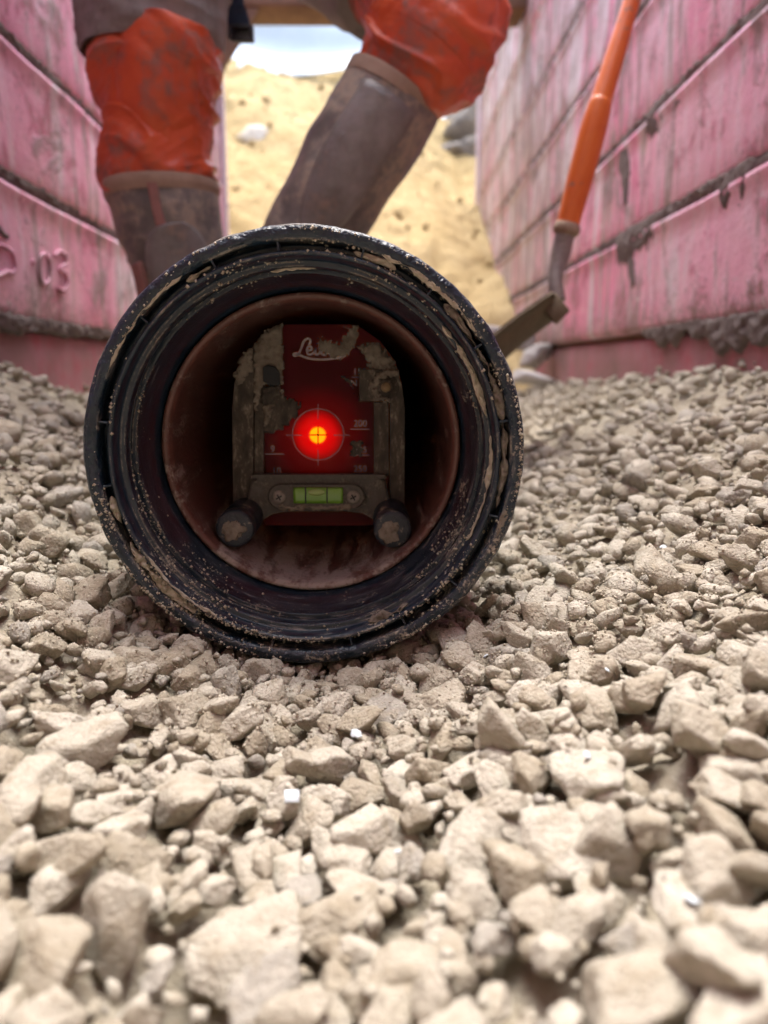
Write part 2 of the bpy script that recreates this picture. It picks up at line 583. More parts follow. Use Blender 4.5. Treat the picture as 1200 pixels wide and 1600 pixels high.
# ------------------------------------------------------------------ ground outside the trench
gx = [-900, -3.0, -1.25, -.62, .62, 1.25, 3.0, 900]
gy = [-900, -1.6, -.9, 6.6, 8, 900]
V, Fc = [], []
for i, yy in enumerate(gy):
    for xx in gx:
        V.append((xx, yy, 1.9))
nx = len(gx)
for i in range(len(gy) - 1):
    for j in range(nx - 1):
        inside = gy[i] >= -1.6 and gy[i + 1] <= 6.6 and gx[j] >= -.62 and gx[j + 1] <= .62
        wide = gy[i] >= -.9 and gy[i + 1] <= 6.6 and gx[j] >= -1.25 and gx[j + 1] <= 1.25
        if not (inside or wide):
            Fc.append((i * nx + j, i * nx + j + 1, (i + 1) * nx + j + 1, (i + 1) * nx + j))
obj('ground', V, Fc, M['soil'], kind='structure', smooth=False)

# earth behind the trench plates (banks up to the ground)
def earth_bank(side):
    ys = np.linspace(3.0 if side < 0 else 4.3, 6.6, 40)
    zs = np.linspace(-.3, 1.9, 30)
    Y, Z = np.meshgrid(ys, zs, indexing='ij')
    X = side * (.66 + .59 * np.clip((Y - ys[0]) / .8, 0, 1) ** .7) + .04 * fbm(np.stack([Y * 3, Z * 3, Y * 0], -1), 4, 3)
    return np.stack([X, Y, Z], -1).reshape(-1, 3), grid_faces(40, 30)


# unseen earth face added behind the camera to shade the foreground and pipe front
xs, zs = np.linspace(-.66, .66, 40), np.linspace(-.4, 1.9, 60)
X, Z = np.meshgrid(xs, zs, indexing='ij')
Yf = -.42 - .12 * (Z + .4) / 2.3 + .05 * fbm(np.stack([X * 3, Z * 3, X * 0], -1), 4, 91)
obj('added_earth_face', np.stack([X, Yf, Z], -1).reshape(-1, 3), grid_faces(40, 60), M['soil'], kind='structure')
for s_, nm in ((-1, 'earth_bank'), (1, 'earth_bank')):
    v, f = earth_bank(s_)
    obj(nm, v, f, M['soil'], kind='structure')

# ------------------------------------------------------------------ trench walls (steel shield plates)
RIBS = [-.135, .061, .254, .442, .644, .85, 1.075, 1.28, 1.48]


def trench_wall(side, y0, y1, label):
    root = thing('trench_wall', label, 'trench wall', (wall_x(side, 1.0), 1.0, -.2), 'trench shield walls')
    ny = 90
    ys = np.linspace(y0, y1, ny)
    for k in range(len(RIBS) - 1):
        z0, z1 = RIBS[k] + .005, RIBS[k + 1] - .005
        base = (k == 0)
        off = -.012 if base else 0.0
        # section seen along the trench: (out from the face, height)
        H = z1 - z0
        if base:
            prof = [(-.05, 0), (-.002, 0), (.0, .004), (0, H * .25), (0, H * .5), (0, H * .75), (0, H - .010), (-.006, H - .002), (-.05, H)]
        else:
            prof = [(-.05, 0), (-.010, 0), (-.002, .006), (0, .014), (0, H * .25), (0, H * .5), (0, H * .75), (0, H - .016), (.0035, H - .010), (.003, H - .003), (-.005, H), (-.05, H)]
        P = np.array(prof)
        Vv = np.zeros((ny, len(P), 3))
        tilt = TILT_R if side > 0 else TILT_L
        for i, yy in enumerate(ys):
            Vv[i, :, 1] = yy
            Vv[i, :, 2] = z0 + P[:, 1] + tilt * 0 * yy
            Vv[i, :, 0] = wall_x(side, yy) - side * (P[:, 0] + off)
        q = np.stack([Vv[..., 1] * 2.6, Vv[..., 2] * 5, np.full(Vv.shape[:2], side * 3.0 + k)], -1)
        face = (P[:, 0] > -.02)[None]
        Vv[..., 0] -= side * (fbm(q, 3, 40) * .004 * face)
        Vv[..., 2] += fbm(np.stack([Vv[..., 1] * 4, Vv[..., 1] * 0 + k, Vv[..., 1] * 0], -1), 2, 9) * .0012
        obj('steel_plate', Vv.reshape(-1, 3), grid_faces(ny, len(P)), M['base_dirt'] if base else M['paint'], root)
    # rear sheet that closes the gaps between the plates
    v, f = bevel_box((0, y0, -.4), (.02, y1, RIBS[-1]), 0)
    v = np.array(v)
    v[:, 0] = [wall_x(side, a[1]) + side * (.030 + a[0]) for a in v]
    obj('backing_sheet', v, f, M['rust'], root, smooth=False)
    # end post
    xe = wall_x(side, y1)
    v, f = bevel_box((xe - .014, y1 + .001, -.3), (xe + .055, y1 + .05, RIBS[-1] + .03), .006)
    if side < 0:
        v = [(2 * xe - a[0], a[1], a[2]) for a in v]
    obj('end_post', v, f, M['paint_pale'], root)
    return root


M['paint_pale'] = mat_simple('chalky_paint', (.66, .56, .59), (.60, .48, .52), 6, .8, .2, .003, (.40, .33, .30), .7, stretch=(2, 6, .8))


def mud_ledge(side, root, rib, y0, y1, thick, drop, seed, peak=None):
    """dried mud caught on the ledge between two plates, running down in tongues"""
    ny, nk = int((y1 - y0) / .006), 12
    ys = np.linspace(y0, y1, ny)
    n1 = fbm(np.stack([ys * 9, ys * 0 + seed, ys * 0], -1), 3, seed)
    n2 = fbm(np.stack([ys * 34, ys * 0 + seed, ys * 0 + 5], -1), 3, seed + 1)
    ends = np.clip(np.minimum(ys - y0, y1 - ys) / .10, 0, 1)
    th = thick * ends * np.clip(.65 + .6 * n1 + .25 * n2, .04, 2)
    dr = drop * ends * np.clip(.45 + .9 * n1 + .45 * n2, .03, 3)
    k = np.linspace(0, 1, nk)
    V = np.zeros((ny, nk, 3))
    for i, yy in enumerate(ys):
        z = RIBS[rib] + .012 + .35 * th[i] - (k * (.014 + th[i] * .6 + dr[i]))
        out = -.004 + th[i] * .55 * np.sin(np.pi * np.clip(k * 1.05, 0, 1)) ** .6 * (1 - .55 * k)
        V[i, :, 0] = wall_x(side, yy) - side * (out + .0015)
        V[i, :, 1] = yy
        V[i, :, 2] = z
    nz = fbm(V * 110, 3, seed + 3)
    V[..., 0] -= side * nz * .0035 * ends[:, None]
    V[..., 2] += fbm(V * 160, 2, seed + 7) * .003 * ends[:, None]
    V[:, 0, 0] += side * .012
    V[:, -1, 0] += side * .012
    obj('mud_crust', V.reshape(-1, 3), grid_faces(ny, nk), M['mud'], root)


def mud_tongue(side, root, u, v0, v1, w):
    a, b = wall_hit(side, u, v0), wall_hit(side, u + 4, v1)
    pts = [a + (b - a) * t + np.array([0, .004 * sin(t * 7 + u), 0]) for t in np.linspace(0, 1, 8)]
    r = np.array([.4, 1, .9, .75, .8, .6, .5, .2]) * w
    V, f = loft([(p, .0035, q * 2.1) for p, q in zip(pts, r)], n=24, seg=14, side=(1, 0, 0))
    V = V + fbm(V * 120, 3, int(u))[:, None] * np.array([.001, .003, .002])
    obj('mud_crust', V, f, M['mud'], root)


wall_r = trench_wall(1, -1.4, 4.12, 'long pink painted steel trench wall on the shovel side, with thick grey mud on its ledges')
wall_l = trench_wall(-1, -1.4, 2.92, 'pink painted steel trench wall with weld bead digits, beside the upright boot')
mud_ledge(1, wall_r, 3, 1.02, 1.68, .015, .050, 5)
mud_ledge(1, wall_r, 2, .95, 1.98, .016, .045, 8)
mud_ledge(1, wall_r, 1, .70, 1.45, .0025, .022, 21)
mud_ledge(1, wall_r, 3, .3, 1.0, .012, .012, 31)
mud_ledge(1, wall_r, 4, 1.3, 3.3, .008, .006, 33)
mud_ledge(1, wall_r, 5, 1.6, 3.9, .008, .006, 34)
mud_ledge(1, wall_r, 2, 2.0, 4.0, .010, .010, 35)
mud_ledge(1, wall_r, 3, 1.7, 4.0, .012, .008, 36)
mud_ledge(-1, wall_l, 3, .6, 2.6, .003, .002, 41)
mud_ledge(-1, wall_l, 2, .6, 2.6, .003, .002, 43)
mud_ledge(-1, wall_l, 1, .6, 2.2, .005, .006, 47)
for u, a, b, w in ((975, 225, 318, .017), (985, 380, 448, .011), (1062, 150, 190, .012)):
    mud_tongue(1, wall_r, u, a, b, w)

# weld-bead digits on the left wall
def weld(strokes, closed=False):
    pts = [wall_hit(-1, u, v) + np.array([.002, 0, 0]) for u, v in strokes]
    if len(pts) == 1:
        v, f = ico(2)
        return v * np.array([.003, .0045, .0045]) + pts[0], [tuple(q) for q in f]
    n = len(pts) * 9
    c = catmull(pts, n)
    r = .0027 + .0008 * np.sin(np.arange(n) * 1.9)
    return loft([(p, q, q) for p, q in zip(c, r)], n=n, seg=8, side=(.3, 1, .2))


def crop8(pts):
    return [(x / 8.571, 320 + y / 8.571) for x, y in pts]


V, Fc = merge([weld(crop8(s)) for s in (
    [(-160, 620), (-60, 540), (60, 570), (150, 650), (190, 780), (190, 860), (140, 920), (60, 900), (-120, 1000)],
    [(430, 770)],
    [(600, 660), (530, 690), (510, 850), (530, 1000), (590, 1060), (650, 980), (660, 800), (620, 680)],
    [(720, 690), (780, 620), (860, 680), (860, 790), (780, 860), (870, 920), (890, 1060), (830, 1150), (760, 1130)])])
obj('weld_digits', V, Fc, M['paint'], wall_l)
V, Fc = weld(crop8([(-40, 300), (20, 390), (80, 430)]))
obj('weld_scar', V, Fc, M['mud'], wall_l)

# ------------------------------------------------------------------ cross strut
strut = thing('cross_strut', 'rust brown cross strut with chalky pink top spanning the trench above the sand', 'strut', (0, 3.0, 1.22))
xl, xr = wall_x(-1, 2.88) + .004, wall_x(1, 2.88) - .004
v, f = bevel_box((xl, 2.80, 1.172), (xr, 2.96, 1.215), .008)
obj('beam', v, f, M['rust'], strut)
v, f = bevel_box((xl, 2.785, 1.218), (xr, 2.975, 1.33), .008)
obj('top_flange', v, f, M['paint_pale'], strut)
v = [(xl, 2.81, 1.170), (xl + .16, 2.81, 1.170), (xl, 2.81, .94), (xl, 2.84, 1.170), (xl + .16, 2.84, 1.170), (xl, 2.84, .94)]
obj('gusset', v, [(0, 2, 1), (3, 4, 5), (0, 1, 4, 3), (1, 2, 5, 4), (2, 0, 3, 5)], M['rust'], strut, smooth=False)

# ------------------------------------------------------------------ sand heap
def sand_h(x, y):
    x, y = np.asarray(x, float), np.asarray(y, float)
    slope = np.interp(y, [1.7, 2.3, 2.7, 3.3, 4.4, 5.0, 5.6, 7], [-.19, -.10, .10, .52, 1.36, 1.72, 1.85, 1.9])
    rt = np.clip((x - .05) / .45, 0, 1)
    slope = slope - rt * np.interp(y, [2.3, 2.9, 3.6, 4.4, 5, 7], [.0, .04, .22, .42, .30, 0])
    lt = np.clip((-.1 - x) / .5, 0, 1)
    slope = slope + lt * np.interp(y, [2.3, 3.2, 4.4, 6], [.0, .10, .10, 0])
    q = np.stack([x, y, x * 0], -1)
    return slope + .045 * fbm(q * 3.2, 4, 77) + .013 * fbm(q * 13, 4, 78) + .006 * fbm(q * 45, 3, 79)


xs, ys = np.linspace(-1.25, 1.25, 240), np.linspace(1.75, 6.6, 420)
X, Y = np.meshgrid(xs, ys, indexing='ij')
V = np.stack([X, Y, sand_h(X, Y)], -1)
obj('sand_heap', V.reshape(-1, 3), grid_faces(240, 420), M['sand'], kind='structure')
V1, F1 = ico(1)
parts_v, parts_f, n0 = [], [], 0
for i in range(450):
    y = 2.3 + 3.2 * rng.random() ** 1.3
    x = rng.uniform(-.55, .56) if y < 3 else rng.uniform(-.9, .55)
    s = .004 + .018 * rng.random() ** 4
    v = V1 * (s * rng.uniform(.6, 1.2, 3)) * (1 + .25 * rng.standard_normal((len(V1), 1)) * .5)
    parts_v.append(v + np.array([x, y, float(sand_h(x, y)) + s * .25]))
    parts_f.append(F1 + n0)
    n0 += len(V1)
obj('sand_clods', np.concatenate(parts_v), np.concatenate(parts_f), M['sand'], kind='stuff')


def rock(name, c, s, m, seed, label=None, cat=None, parent=None, group=None, sub=3, rot=0.0):
    V, f = ico(sub)
    r0 = np.random.default_rng(seed)
    N = r0.standard_normal((11, 3))
    N /= np.linalg.norm(N, axis=1)[:, None]
    d = r0.uniform(.62, 1.0, 11)
    k = np.maximum(V @ N.T, 1e-3) / d
    r = (k ** 12).sum(1) ** (-1 / 12)
    V = V * r[:, None]
    V = V * (1 + .10 * fbm(V * 2.2 + seed, 4, seed)[:, None] + .07 * fbm(V * 6 + seed, 4, seed + 3)[:, None])
    V = V * np.asarray(s, float)
    V = np.stack([V[:, 0] * cos(rot) - V[:, 1] * sin(rot), V[:, 0] * sin(rot) + V[:, 1] * cos(rot), V[:, 2]], 1)
    me = mesh(name, V, f, m)
    o = link(name, me, parent)
    o.location = Vector([float(q) for q in c])
    if label:
        o['label'], o['category'] = label, cat
    if group:
        o['group'] = group
    return o


def on_sand(u, v):
    d = ray(u, v)
    for t in np.arange(1.8, 6.5, .01):
        p = d * t / d[1]
        if p[2] < float(sand_h(p[0], p[1])):
            return p
    return d * 6 / d[1]


p = on_sand(392, 218)
rock('pale_stone', p + np.array([0, .03, 0]), (.085, .07, .07), M['chalk'], 3, 'pale rounded stone half buried in the yellow sand between the legs', 'stone')
p = on_sand(722, 215)
for i, (du, dv, s, lab) in enumerate(((0, 0, .13, 'largest dark grey rubble lump on the sand by the far end of the right wall'), (14, -40, .12, 'topmost dark grey rubble lump on the sand behind the orange knee'),
                                  (-18, 22, .08, 'small dark grey rubble lump lowest on the sand, beside the bent boot'), (18, 25, .09, 'dark grey rubble lump touching the wall end, lowest on that side'))):
    p = on_sand(722 + du, 215 + dv)
    rock('rubble_lump', p + np.array([0, .05, 0]), (s * 1.35, s * 1.2, s * 1.1), M['rubble'], 20 + i,
         lab, 'rubble', group='dark rubble at the wall end', sub=4)

# white plastic sheet behind the strut
xs, ks = np.linspace(-.75, .42, 60), np.linspace(0, 1, 40)
X, K = np.meshgrid(xs, ks, indexing='ij')
sag = .16 * ((X + .45) / .55) ** 2
Zt = 1.62 + K * .55 + sag * (1 - K) * .8
Yt = 4.75 + .22 * K + .022 * np.sin(K * 9 + X * 2.5) + .014 * np.sin(X * 7 + K * 3)
V = np.stack([X, Yt, Zt], -1)
sheet = obj('plastic_sheet', V.reshape(-1, 3), grid_faces(60, 40), M['sheet'])
sm = sheet.modifiers.new('thickness', 'SOLIDIFY')
sm.thickness = .006
sheet['label'], sheet['category'] = 'white plastic sheet sagging across the top of the sand heap behind the strut', 'plastic sheet'

# ------------------------------------------------------------------ gravel bed
bed = link('gravel_bed', bpy.data.meshes.new('gravel_bed'), kind='structure')

NVAR = 36
ICO = {k: ico(k) for k in (1, 2, 3, 4)}
I0 = np.array([[1, 0, 0], [-1, 0, 0], [0, 1, 0], [0, -1, 0], [0, 0, 1], [0, 0, -1]], float)
F0 = np.array([[0, 2, 4], [2, 1, 4], [1, 3, 4], [3, 0, 4], [2, 0, 5], [1, 2, 5], [3, 1, 5], [0, 3, 5]])
VAR = {}
AX = []
for k in range(NVAR):
    r0 = np.random.default_rng(300 + k)
    npl = int(r0.integers(11, 17))
    fi = np.arange(npl) + .5
    ph, th = np.arccos(1 - 2 * fi / npl), fi * 2.39996 + r0.uniform(0, 6)
    N = np.stack([np.sin(ph) * np.cos(th), np.sin(ph) * np.sin(th), np.cos(ph)], 1) + .33 * r0.standard_normal((npl, 3))
    N /= np.linalg.norm(N, axis=1)[:, None]
    dd = r0.uniform(.62, 1.0, npl)
    sc = np.array([1.0, r0.uniform(.6, .95), r0.uniform(.40, .68)])
    for lv in (1, 2, 3, 4):
        V = ICO[lv][0]
        q = np.maximum(V @ N.T, 1e-3) / dd
        r = np.minimum((q ** 60).sum(1) ** (-1 / 60), 1.5)
        P = V * r[:, None]
        if lv >= 2:
            P = P * (1 + (.04 * fbm(P * 2.1 + k, 3, k) + (.032 * fbm(P * 7.0 + k, 4, k + 50, .6) if lv >= 3 else 0))[:, None])
        VAR[k, lv] = P * sc * .92
    AX.append(np.abs(VAR[k, 2]).max(0))
AX = np.array(AX)

GX0, GX1, GY0, GY1, GD = -.56, .56, .02, 2.7, .003
hx, hy = int((GX1 - GX0) / GD), int((GY1 - GY0) / GD)
cx = GX0 + (np.arange(hx) + .5) * GD
cy = GY0 + (np.arange(hy) + .5) * GD
HM = G(*np.meshgrid(cx, cy, indexing='ij')) - .013
stones = []          # (variant, scale, R, pos)


def rot_mat(yaw, tx, ty):
    return np.array(Matrix.Rotation(yaw, 3, 'Z') @ Matrix.Rotation(tx, 3, 'X') @ Matrix.Rotation(ty, 3, 'Y') @ Matrix.Rotation(random.uniform(0, 6.28), 3, 'Z'))


def place(x, y, s, k=None, yaw=None, tilt=.45, sink=.30, tries=True):
    k = int(rng.integers(NVAR)) if k is None else k
    yaw = rng.uniform(0, 6.28) if yaw is None else yaw
    R = rot_mat(yaw, rng.normal(0, tilt), rng.normal(0, tilt))
    ax = AX[k] * s
    ex, ey, ez = np.sqrt((R * ax[None]) ** 2 @ np.ones(3))
    fx, fy = ex * .85, ey * .85
    i0, i1 = max(int((x - fx - GX0) / GD), 0), min(int((x + fx - GX0) / GD) + 1, hx)
    j0, j1 = max(int((y - fy - GY0) / GD), 0), min(int((y + fy - GY0) / GD) + 1, hy)
    if i1 - i0 < 1 or j1 - j0 < 1:
        return None
    patch = HM[i0:i1, j0:j1]
    xx, yy = (cx[i0:i1] - x) / fx, (cy[j0:j1] - y) / fy
    rr = xx[:, None] ** 2 + yy[None] ** 2
    ok = rr < 1
    if not ok.any():
        ok = rr <= rr.min()
    z = float(np.quantile(patch[ok], .55)) + ez * (1 - 2 * sink)
    # keep the stone out of the pipe
    d = sqrt((x - PIPE_X) ** 2 + (z - PIPE_Z) ** 2)
    if y + ey * .8 > PIPE_Y and y < 2.6:
        rp = PIPE_R if y < PIPE_Y + .13 else .112
        nx_, nz_ = (x - PIPE_X) / d, (z - PIPE_Z) / d
        reach = abs(nx_) * ex + abs(nz_) * ez
        if d < rp + reach * .80:
            return None
    # nothing under the standing boot
    if (x + .305) ** 2 + (y - 1.08) ** 2 < .1 ** 2 and z > -.16:
        return None
    top = z + ez * np.sqrt(np.clip(1 - rr, 0, 1)) * .88
    HM[i0:i1, j0:j1] = np.where(ok, np.maximum(patch, top), patch)
    stones.append((k, s, R, np.array([x, y, z]), ez))
    return len(stones) - 1


def low_spot(gen, n):
    best = None
    for _ in range(n):
        x, y = gen()
        i, j = min(max(int((x - GX0) / GD), 0), hx - 1), min(max(int((y - GY0) / GD), 0), hy - 1)
        h = HM[i, j] - float(G(x, y))
        if best is None or h < best[0]:
            best = (h, x, y)
    return best[1], best[2]


def gen_in(y0, y1, pw=1.0):
    def g():
        while True:
            y = y0 + (y1 - y0) * rng.random() ** pw
            lim = min(.535, .58 * y + .20)
            if rng.random() < lim / .535:
                return rng.uniform(-lim, lim), y
    return g


def on_bed(u, v, dz=.0):
    d = ray(u, v)
    for t in np.arange(.10, 2.6, .002):
        p = d * t / d[1]
        if p[2] < float(G(p[0], p[1])) + dz:
            return p
    return p


# large stones that stand out in the photograph: (u, v, half length, variant, yaw)
HERO = [(925, 1135, .031, 5, -.75), (745, 1240, .029, 9, .2), (372, 1405, .028, 12, .1), (1125, 1300, .025, 3, .15), (545, 1345, .022, 17, 1.2),
        (850, 1330, .020, 21, .9), (770, 1365, .014, 7, 1.3), (880, 1250, .021, 25, -1.1), (1140, 1215, .022, 28, 1.3), (640, 1430, .027, 30, .5),
        (1000, 1440, .028, 2, 0.2), (150, 1560, .024, 14, .3), (700, 1560, .026, 19, .2), (60, 1400, .024, 23, .4), (480, 1480, .014, 33, .7),
        (820, 1130, .022, 8, .1), (1160, 1120, .020, 11, 1.4), (560, 1170, .018, 1, .3), (130, 1190, .020, 4, .1), (290, 1160, .022, 6, .2),
        (1190, 1470, .026, 10, .8), (920, 1560, .02, 13, -.3), (330, 1560, .024, 16, .6), (500, 1120, .016, 18, .4), (80, 1290, .02, 20, .2)]
for u, v, s, k, yw in HERO:
    p = on_bed(u, v, .012)
    place(p[0], p[1], s * .72, k, yw, .2, .34)
for n, (a, b), (y0, y1, pw), tries, sink in (
        (480, (.0118, .0190), (.06, .9, .9), 3, .33),
        (420, (.012, .019), (.8, 2.65, .9), 3, .37),
        (1200, (.0085, .0135), (.05, .85, 1.0), 3, .30),
        (1700, (.008, .0135), (.8, 2.65, .9), 3, .34),
        (330, (.009, .0150), (.09, .48, 1.0), 4, .30),
        (900, (.0042, .0080), (.09, .50, 1.0), 4, .28),
        (1300, (.0045, .0085), (.08, .95, 1.0), 3, .30),
        (1200, (.005, .009), (.9, 2.6, .9), 2, .30),
        (3600, (.0018, .0042), (.15, .85, .9), 3, .25)):
    g = gen_in(y0, y1, pw)
    for _ in range(n):
        x, y = low_spot(g, tries)
        place(x, y, a + (b - a) * rng.random() ** 1.4, sink=sink, tilt=.4)

# the dusty fines that fill the gaps between the stones
def blur(A, r):
    for ax in (0, 1):
        for _ in range(3):
            P_ = np.pad(A, [(r + 1, r) if a_ == ax else (0, 0) for a_ in (0, 1)], mode='edge')
            c_ = np.cumsum(P_, axis=ax)
            n_ = A.shape[ax]
            A = (np.take(c_, np.arange(2 * r + 1, 2 * r + 1 + n_), ax) - np.take(c_, np.arange(0, n_), ax)) / (2 * r + 1)
    return A


HB = blur(HM, 3)
xs, ys = np.linspace(-.56, .56, 260), np.concatenate([np.linspace(-1.4, .05, 60), np.linspace(.06, 1.2, 330), np.linspace(1.205, 2.75, 260)])
X, Y = np.meshgrid(xs, ys, indexing='ij')
I_, J_ = np.clip(((X - GX0) / GD).astype(int), 0, hx - 1), np.clip(((Y - GY0) / GD).astype(int), 0, hy - 1)
Q = np.stack([X, Y, X * 0], -1)
Z = np.where(Y > .04, HB[I_, J_] - .0092 - .005 * np.clip((.40 - Y) / .1, 0, 1), G(X, Y) - .006) + .0035 * fbm(Q * 60, 4, 5, .6)
under = (np.abs(X - PIPE_X) < PIPE_R * .97) & (Y > PIPE_Y - .004)
Z = np.where(under, np.minimum(Z, PIPE_Z - np.sqrt(np.maximum(PIPE_R ** 2 - (X - PIPE_X) ** 2, 0)) - .002), Z)
bed.data = mesh('gravel_bed', np.stack([X, Y, Z], -1).reshape(-1, 3), grid_faces(len(xs), len(ys)), M['stone'])

# which stones show largest
pos = np.array([s[3] for s in stones])
siz = np.array([s[1] for s in stones])
uu, vv, dep = project(pos)
top = pos[:, 2] + np.array([s[4] for s in stones]) * .9
ii = np.clip(((pos[:, 0] - GX0) / GD).astype(int), 0, hx - 1)
jj = np.clip(((pos[:, 1] - GY0) / GD).astype(int), 0, hy - 1)
vis = (uu > -30) & (uu < 1230) & (vv < 1640) & (dep > .05) & (top > HM[ii, jj] - .003)
ring = ((uu - 475) ** 2 + (vv - 710) ** 2 < 335 ** 2) & (pos[:, 1] > PIPE_Y)
vis &= ~ring
score = np.where(vis, siz / np.maximum(dep, .05), 0)
order = np.argsort(-score)
hero_idx = order[:300]
hero_set = set(int(i) for i in hero_idx)
var_me = {}
for i in hero_idx:
    k, s, R, p, ez = stones[i]
    lv = 4 if score[i] > .028 else 3
    if (k, lv) not in var_me:
        var_me[k, lv] = mesh('stone', VAR[k, lv], ICO[lv][1], M['stone'])
    o = link('stone', var_me[k, lv], bed)
    o.matrix_local = Matrix.Translation(Vector(p.tolist())) @ Matrix(R.tolist()).to_4x4() @ Matrix.Scale(s, 4)
PV, PF, n0 = [], [], 0
for i, (k, s, R, p, ez) in enumerate(stones):
    if i in hero_set:
        continue
    px = 769 * s / max(p[1], .1)
    if s < .0045:
        V = I0 * np.array([1, .8, .7]) * rng.uniform(.8, 1.2, (6, 1))
        f = F0
    else:
        lv = 2 if px > 9 else 1
        V, f = VAR[k, lv], ICO[lv][1]
    PV.append((V * s) @ R.T + p)
    PF.append(f + n0)
    n0 += len(V)
obj('small_stones', np.concatenate(PV), np.concatenate(PF), M['stone'], bed, kind='stuff')

# grains of grit sticking to the stones near the focus
PV, PF, n0 = [], [], 0
cand = [i for i in range(len(stones)) if stones[i][1] > .0075 and .33 < stones[i][3][1] < .85 and abs(stones[i][3][0]) < .46]
for i in cand:
    k, s, R, p, ez = stones[i]
    V = (VAR[k, 3] * s) @ R.T
    n = int(10 + 150 * s / .02 * min(1, .36 / p[1]) ** 1.5)
    sel = rng.integers(0, len(V), n)
    w = V[sel]
    nz = w[:, 2] / (np.linalg.norm(w, axis=1) + 1e-9)
    sel = sel[nz > rng.uniform(-.35, .35, n)]
    for j in sel:
        g = .0003 + .0008 * rng.random() ** 3
        PV.append(I0 * (g * rng.uniform(.7, 1.3, (6, 1))) + p + V[j] * (1 + .2 * g / s) + rng.normal(0, .0005, 3))
        PF.append(F0 + n0)
        n0 += 6
obj('grit', np.concatenate(PV), np.concatenate(PF), M['grit'], bed, kind='stuff')


def surf_z(x, y):
    i, j = min(max(int((x - GX0) / GD), 0), hx - 1), min(max(int((y - GY0) / GD), 0), hy - 1)
    return float(HM[i, j])


def on_surface(u, v):
    d = ray(u, v)
    for t in np.arange(.14, 2.4, .001):
        p = d * t / d[1]
        if p[2] < surf_z(p[0], p[1]):
            return p
    return p


CHIPS = [(456, 1246, .0042, 'square pale blue plastic chip lying on the stones in the foreground', 1),
         (918, 1182, .0032, 'small white chip on the gravel to the right, level with the square chip', 0),
         (1080, 1408, .0040, 'white chip in the blurred foreground stones nearest the right edge', 0),
         (618, 1333, .0036, 'pale sliver of plastic on a foreground stone below and right of the square chip', 0),
         (759, 1026, .0030, 'pale blue chip on the gravel just below the black pipe rim', 0),
         (1036, 857, .0042, 'flat whitish chip among the stones beside the pipe', 0),
         (556, 1148, .0042, 'whitish crumb on a stone below the middle of the pipe, above the square chip', 0),
         (950, 1048, .0026, 'tiny white crumb on the gravel just off the lower right of the pipe', 0)]
for n, (u, v, s, lab, sq) in enumerate(CHIPS):
    p = on_surface(u, v)
    if sq:
        V, f = bevel_box((-s * 1.2, -s, -.0007), (s * 1.2, s, .0007), .0003, 1)
        o = obj('plastic_chip', V, f, M['chip'])
        o.rotation_euler = (.75, .1, .2)
    else:
        r0 = np.random.default_rng(n)
        V, f = ICO[3]
        V = V * (1 + .35 * fbm(V * 1.8 + n * 3, 3, n)[:, None]) * np.array([1, .8, .35]) * s
        o = obj('plastic_chip', V, f, M['chip'])
        o.rotation_euler = (.6, .2, n)
    o.location = Vector((p[0], p[1], p[2] + .0005))
    o.scale = (.6, .6, .6)
    o['label'], o['category'], o['group'] = lab, 'plastic chip', 'pale chips on the gravel'

# ------------------------------------------------------------------ pipe with black socket
pipe = thing('sewer_pipe', 'red brown sewer pipe with a muddy black socket lying on the gravel', 'pipe', (PIPE_X, PIPE_Y, PIPE_Z - PIPE_R))
y0 = PIPE_Y
R_ = PIPE_R
prof = [(.0958, .20), (.0962, .053), (.0970, .050),                       # behind the brown pipe end
        (.0998, .0415), (.1006, .0385), (.1026, .0285), (.1029, .0262), (.1034, .0252), (.1040, .0250),
        (.1072, .0248), (.1076, .0240), (.1076, .0192), (.1072, .0184), (.1052, .0180), (.1048, .0172), (.1050, .0118),
        (.1053, .0108), (.1060, .0104), (.1082, .0102), (.1087, .0096), (.1096, .0040), (.1102, .0022), (.1110, .0014),
        (.1120, .0012), (.1128, .0019), (.1132, .0032), (.1133, .012), (.1136, .0128), (.1178, .0128), (.1181, .012), (.1182, .003), (.1185, .0015),
        (.1194, .0003), (.1208, -.0004), (.1235, -.0003), (.1253, .0006), (.1265, .0025), (.1270, .006), (R_, .012),
        (R_, .060), (.1265, .063), (.1262, .066), (.1266, .069), (R_, .072), (R_, .100), (.1262, .106), (.1225, .112), (.114, .120),
        (.1115, .126), (.1110, .190), (.1100, .196), (.1040, .198), (.0960, .199)]
# fine steps between the profile points keep the shading crisp
pp = []
for a, b in zip(prof[:-1], prof[1:]):
    k = 3 if abs(a[1] - b[1]) < .05 else 2
    for t in range(k):
        pp.append((a[0] + (b[0] - a[0]) * t / k, a[1] + (b[1] - a[1]) * t / k))
pp.append(prof[-1])
seg = 320
V, Fc = lathe_y([(r, y + y0) for r, y in pp], PIPE_X, PIPE_Z, seg)
V = V.reshape(seg, len(pp), 3)
rad = V - np.array([PIPE_X, 0, PIPE_Z])
rad[..., 1] = 0
rl = np.linalg.norm(rad, axis=2, keepdims=True)
rn = rad / rl
lipw = np.clip((rl[..., 0] - .108) / .008, 0, 1) * (V[..., 1] < y0 + .03)
nz = fbm(V * 90, 3, 12)
V = V + rn * (nz * .00045 * lipw)[..., None]
V[..., 1] += .0007 * fbm(V * 140, 3, 14) * lipw
socket = obj('socket', V.reshape(-1, 3), Fc, M['black'], pipe)
bp = [(.0900, 2.7), (.0900, .085), (.0901, .062), (.0906, .0535), (.0916, .0512), (.0934, .0506), (.0950, .0512), (.0955, .054), (.0955, .20), (.0955, 2.7)]
V, Fc = lathe_y([(r, y + y0) for r, y in bp], PIPE_X, PIPE_Z, 192)
obj('barrel', V, Fc, M['brown'], pipe)
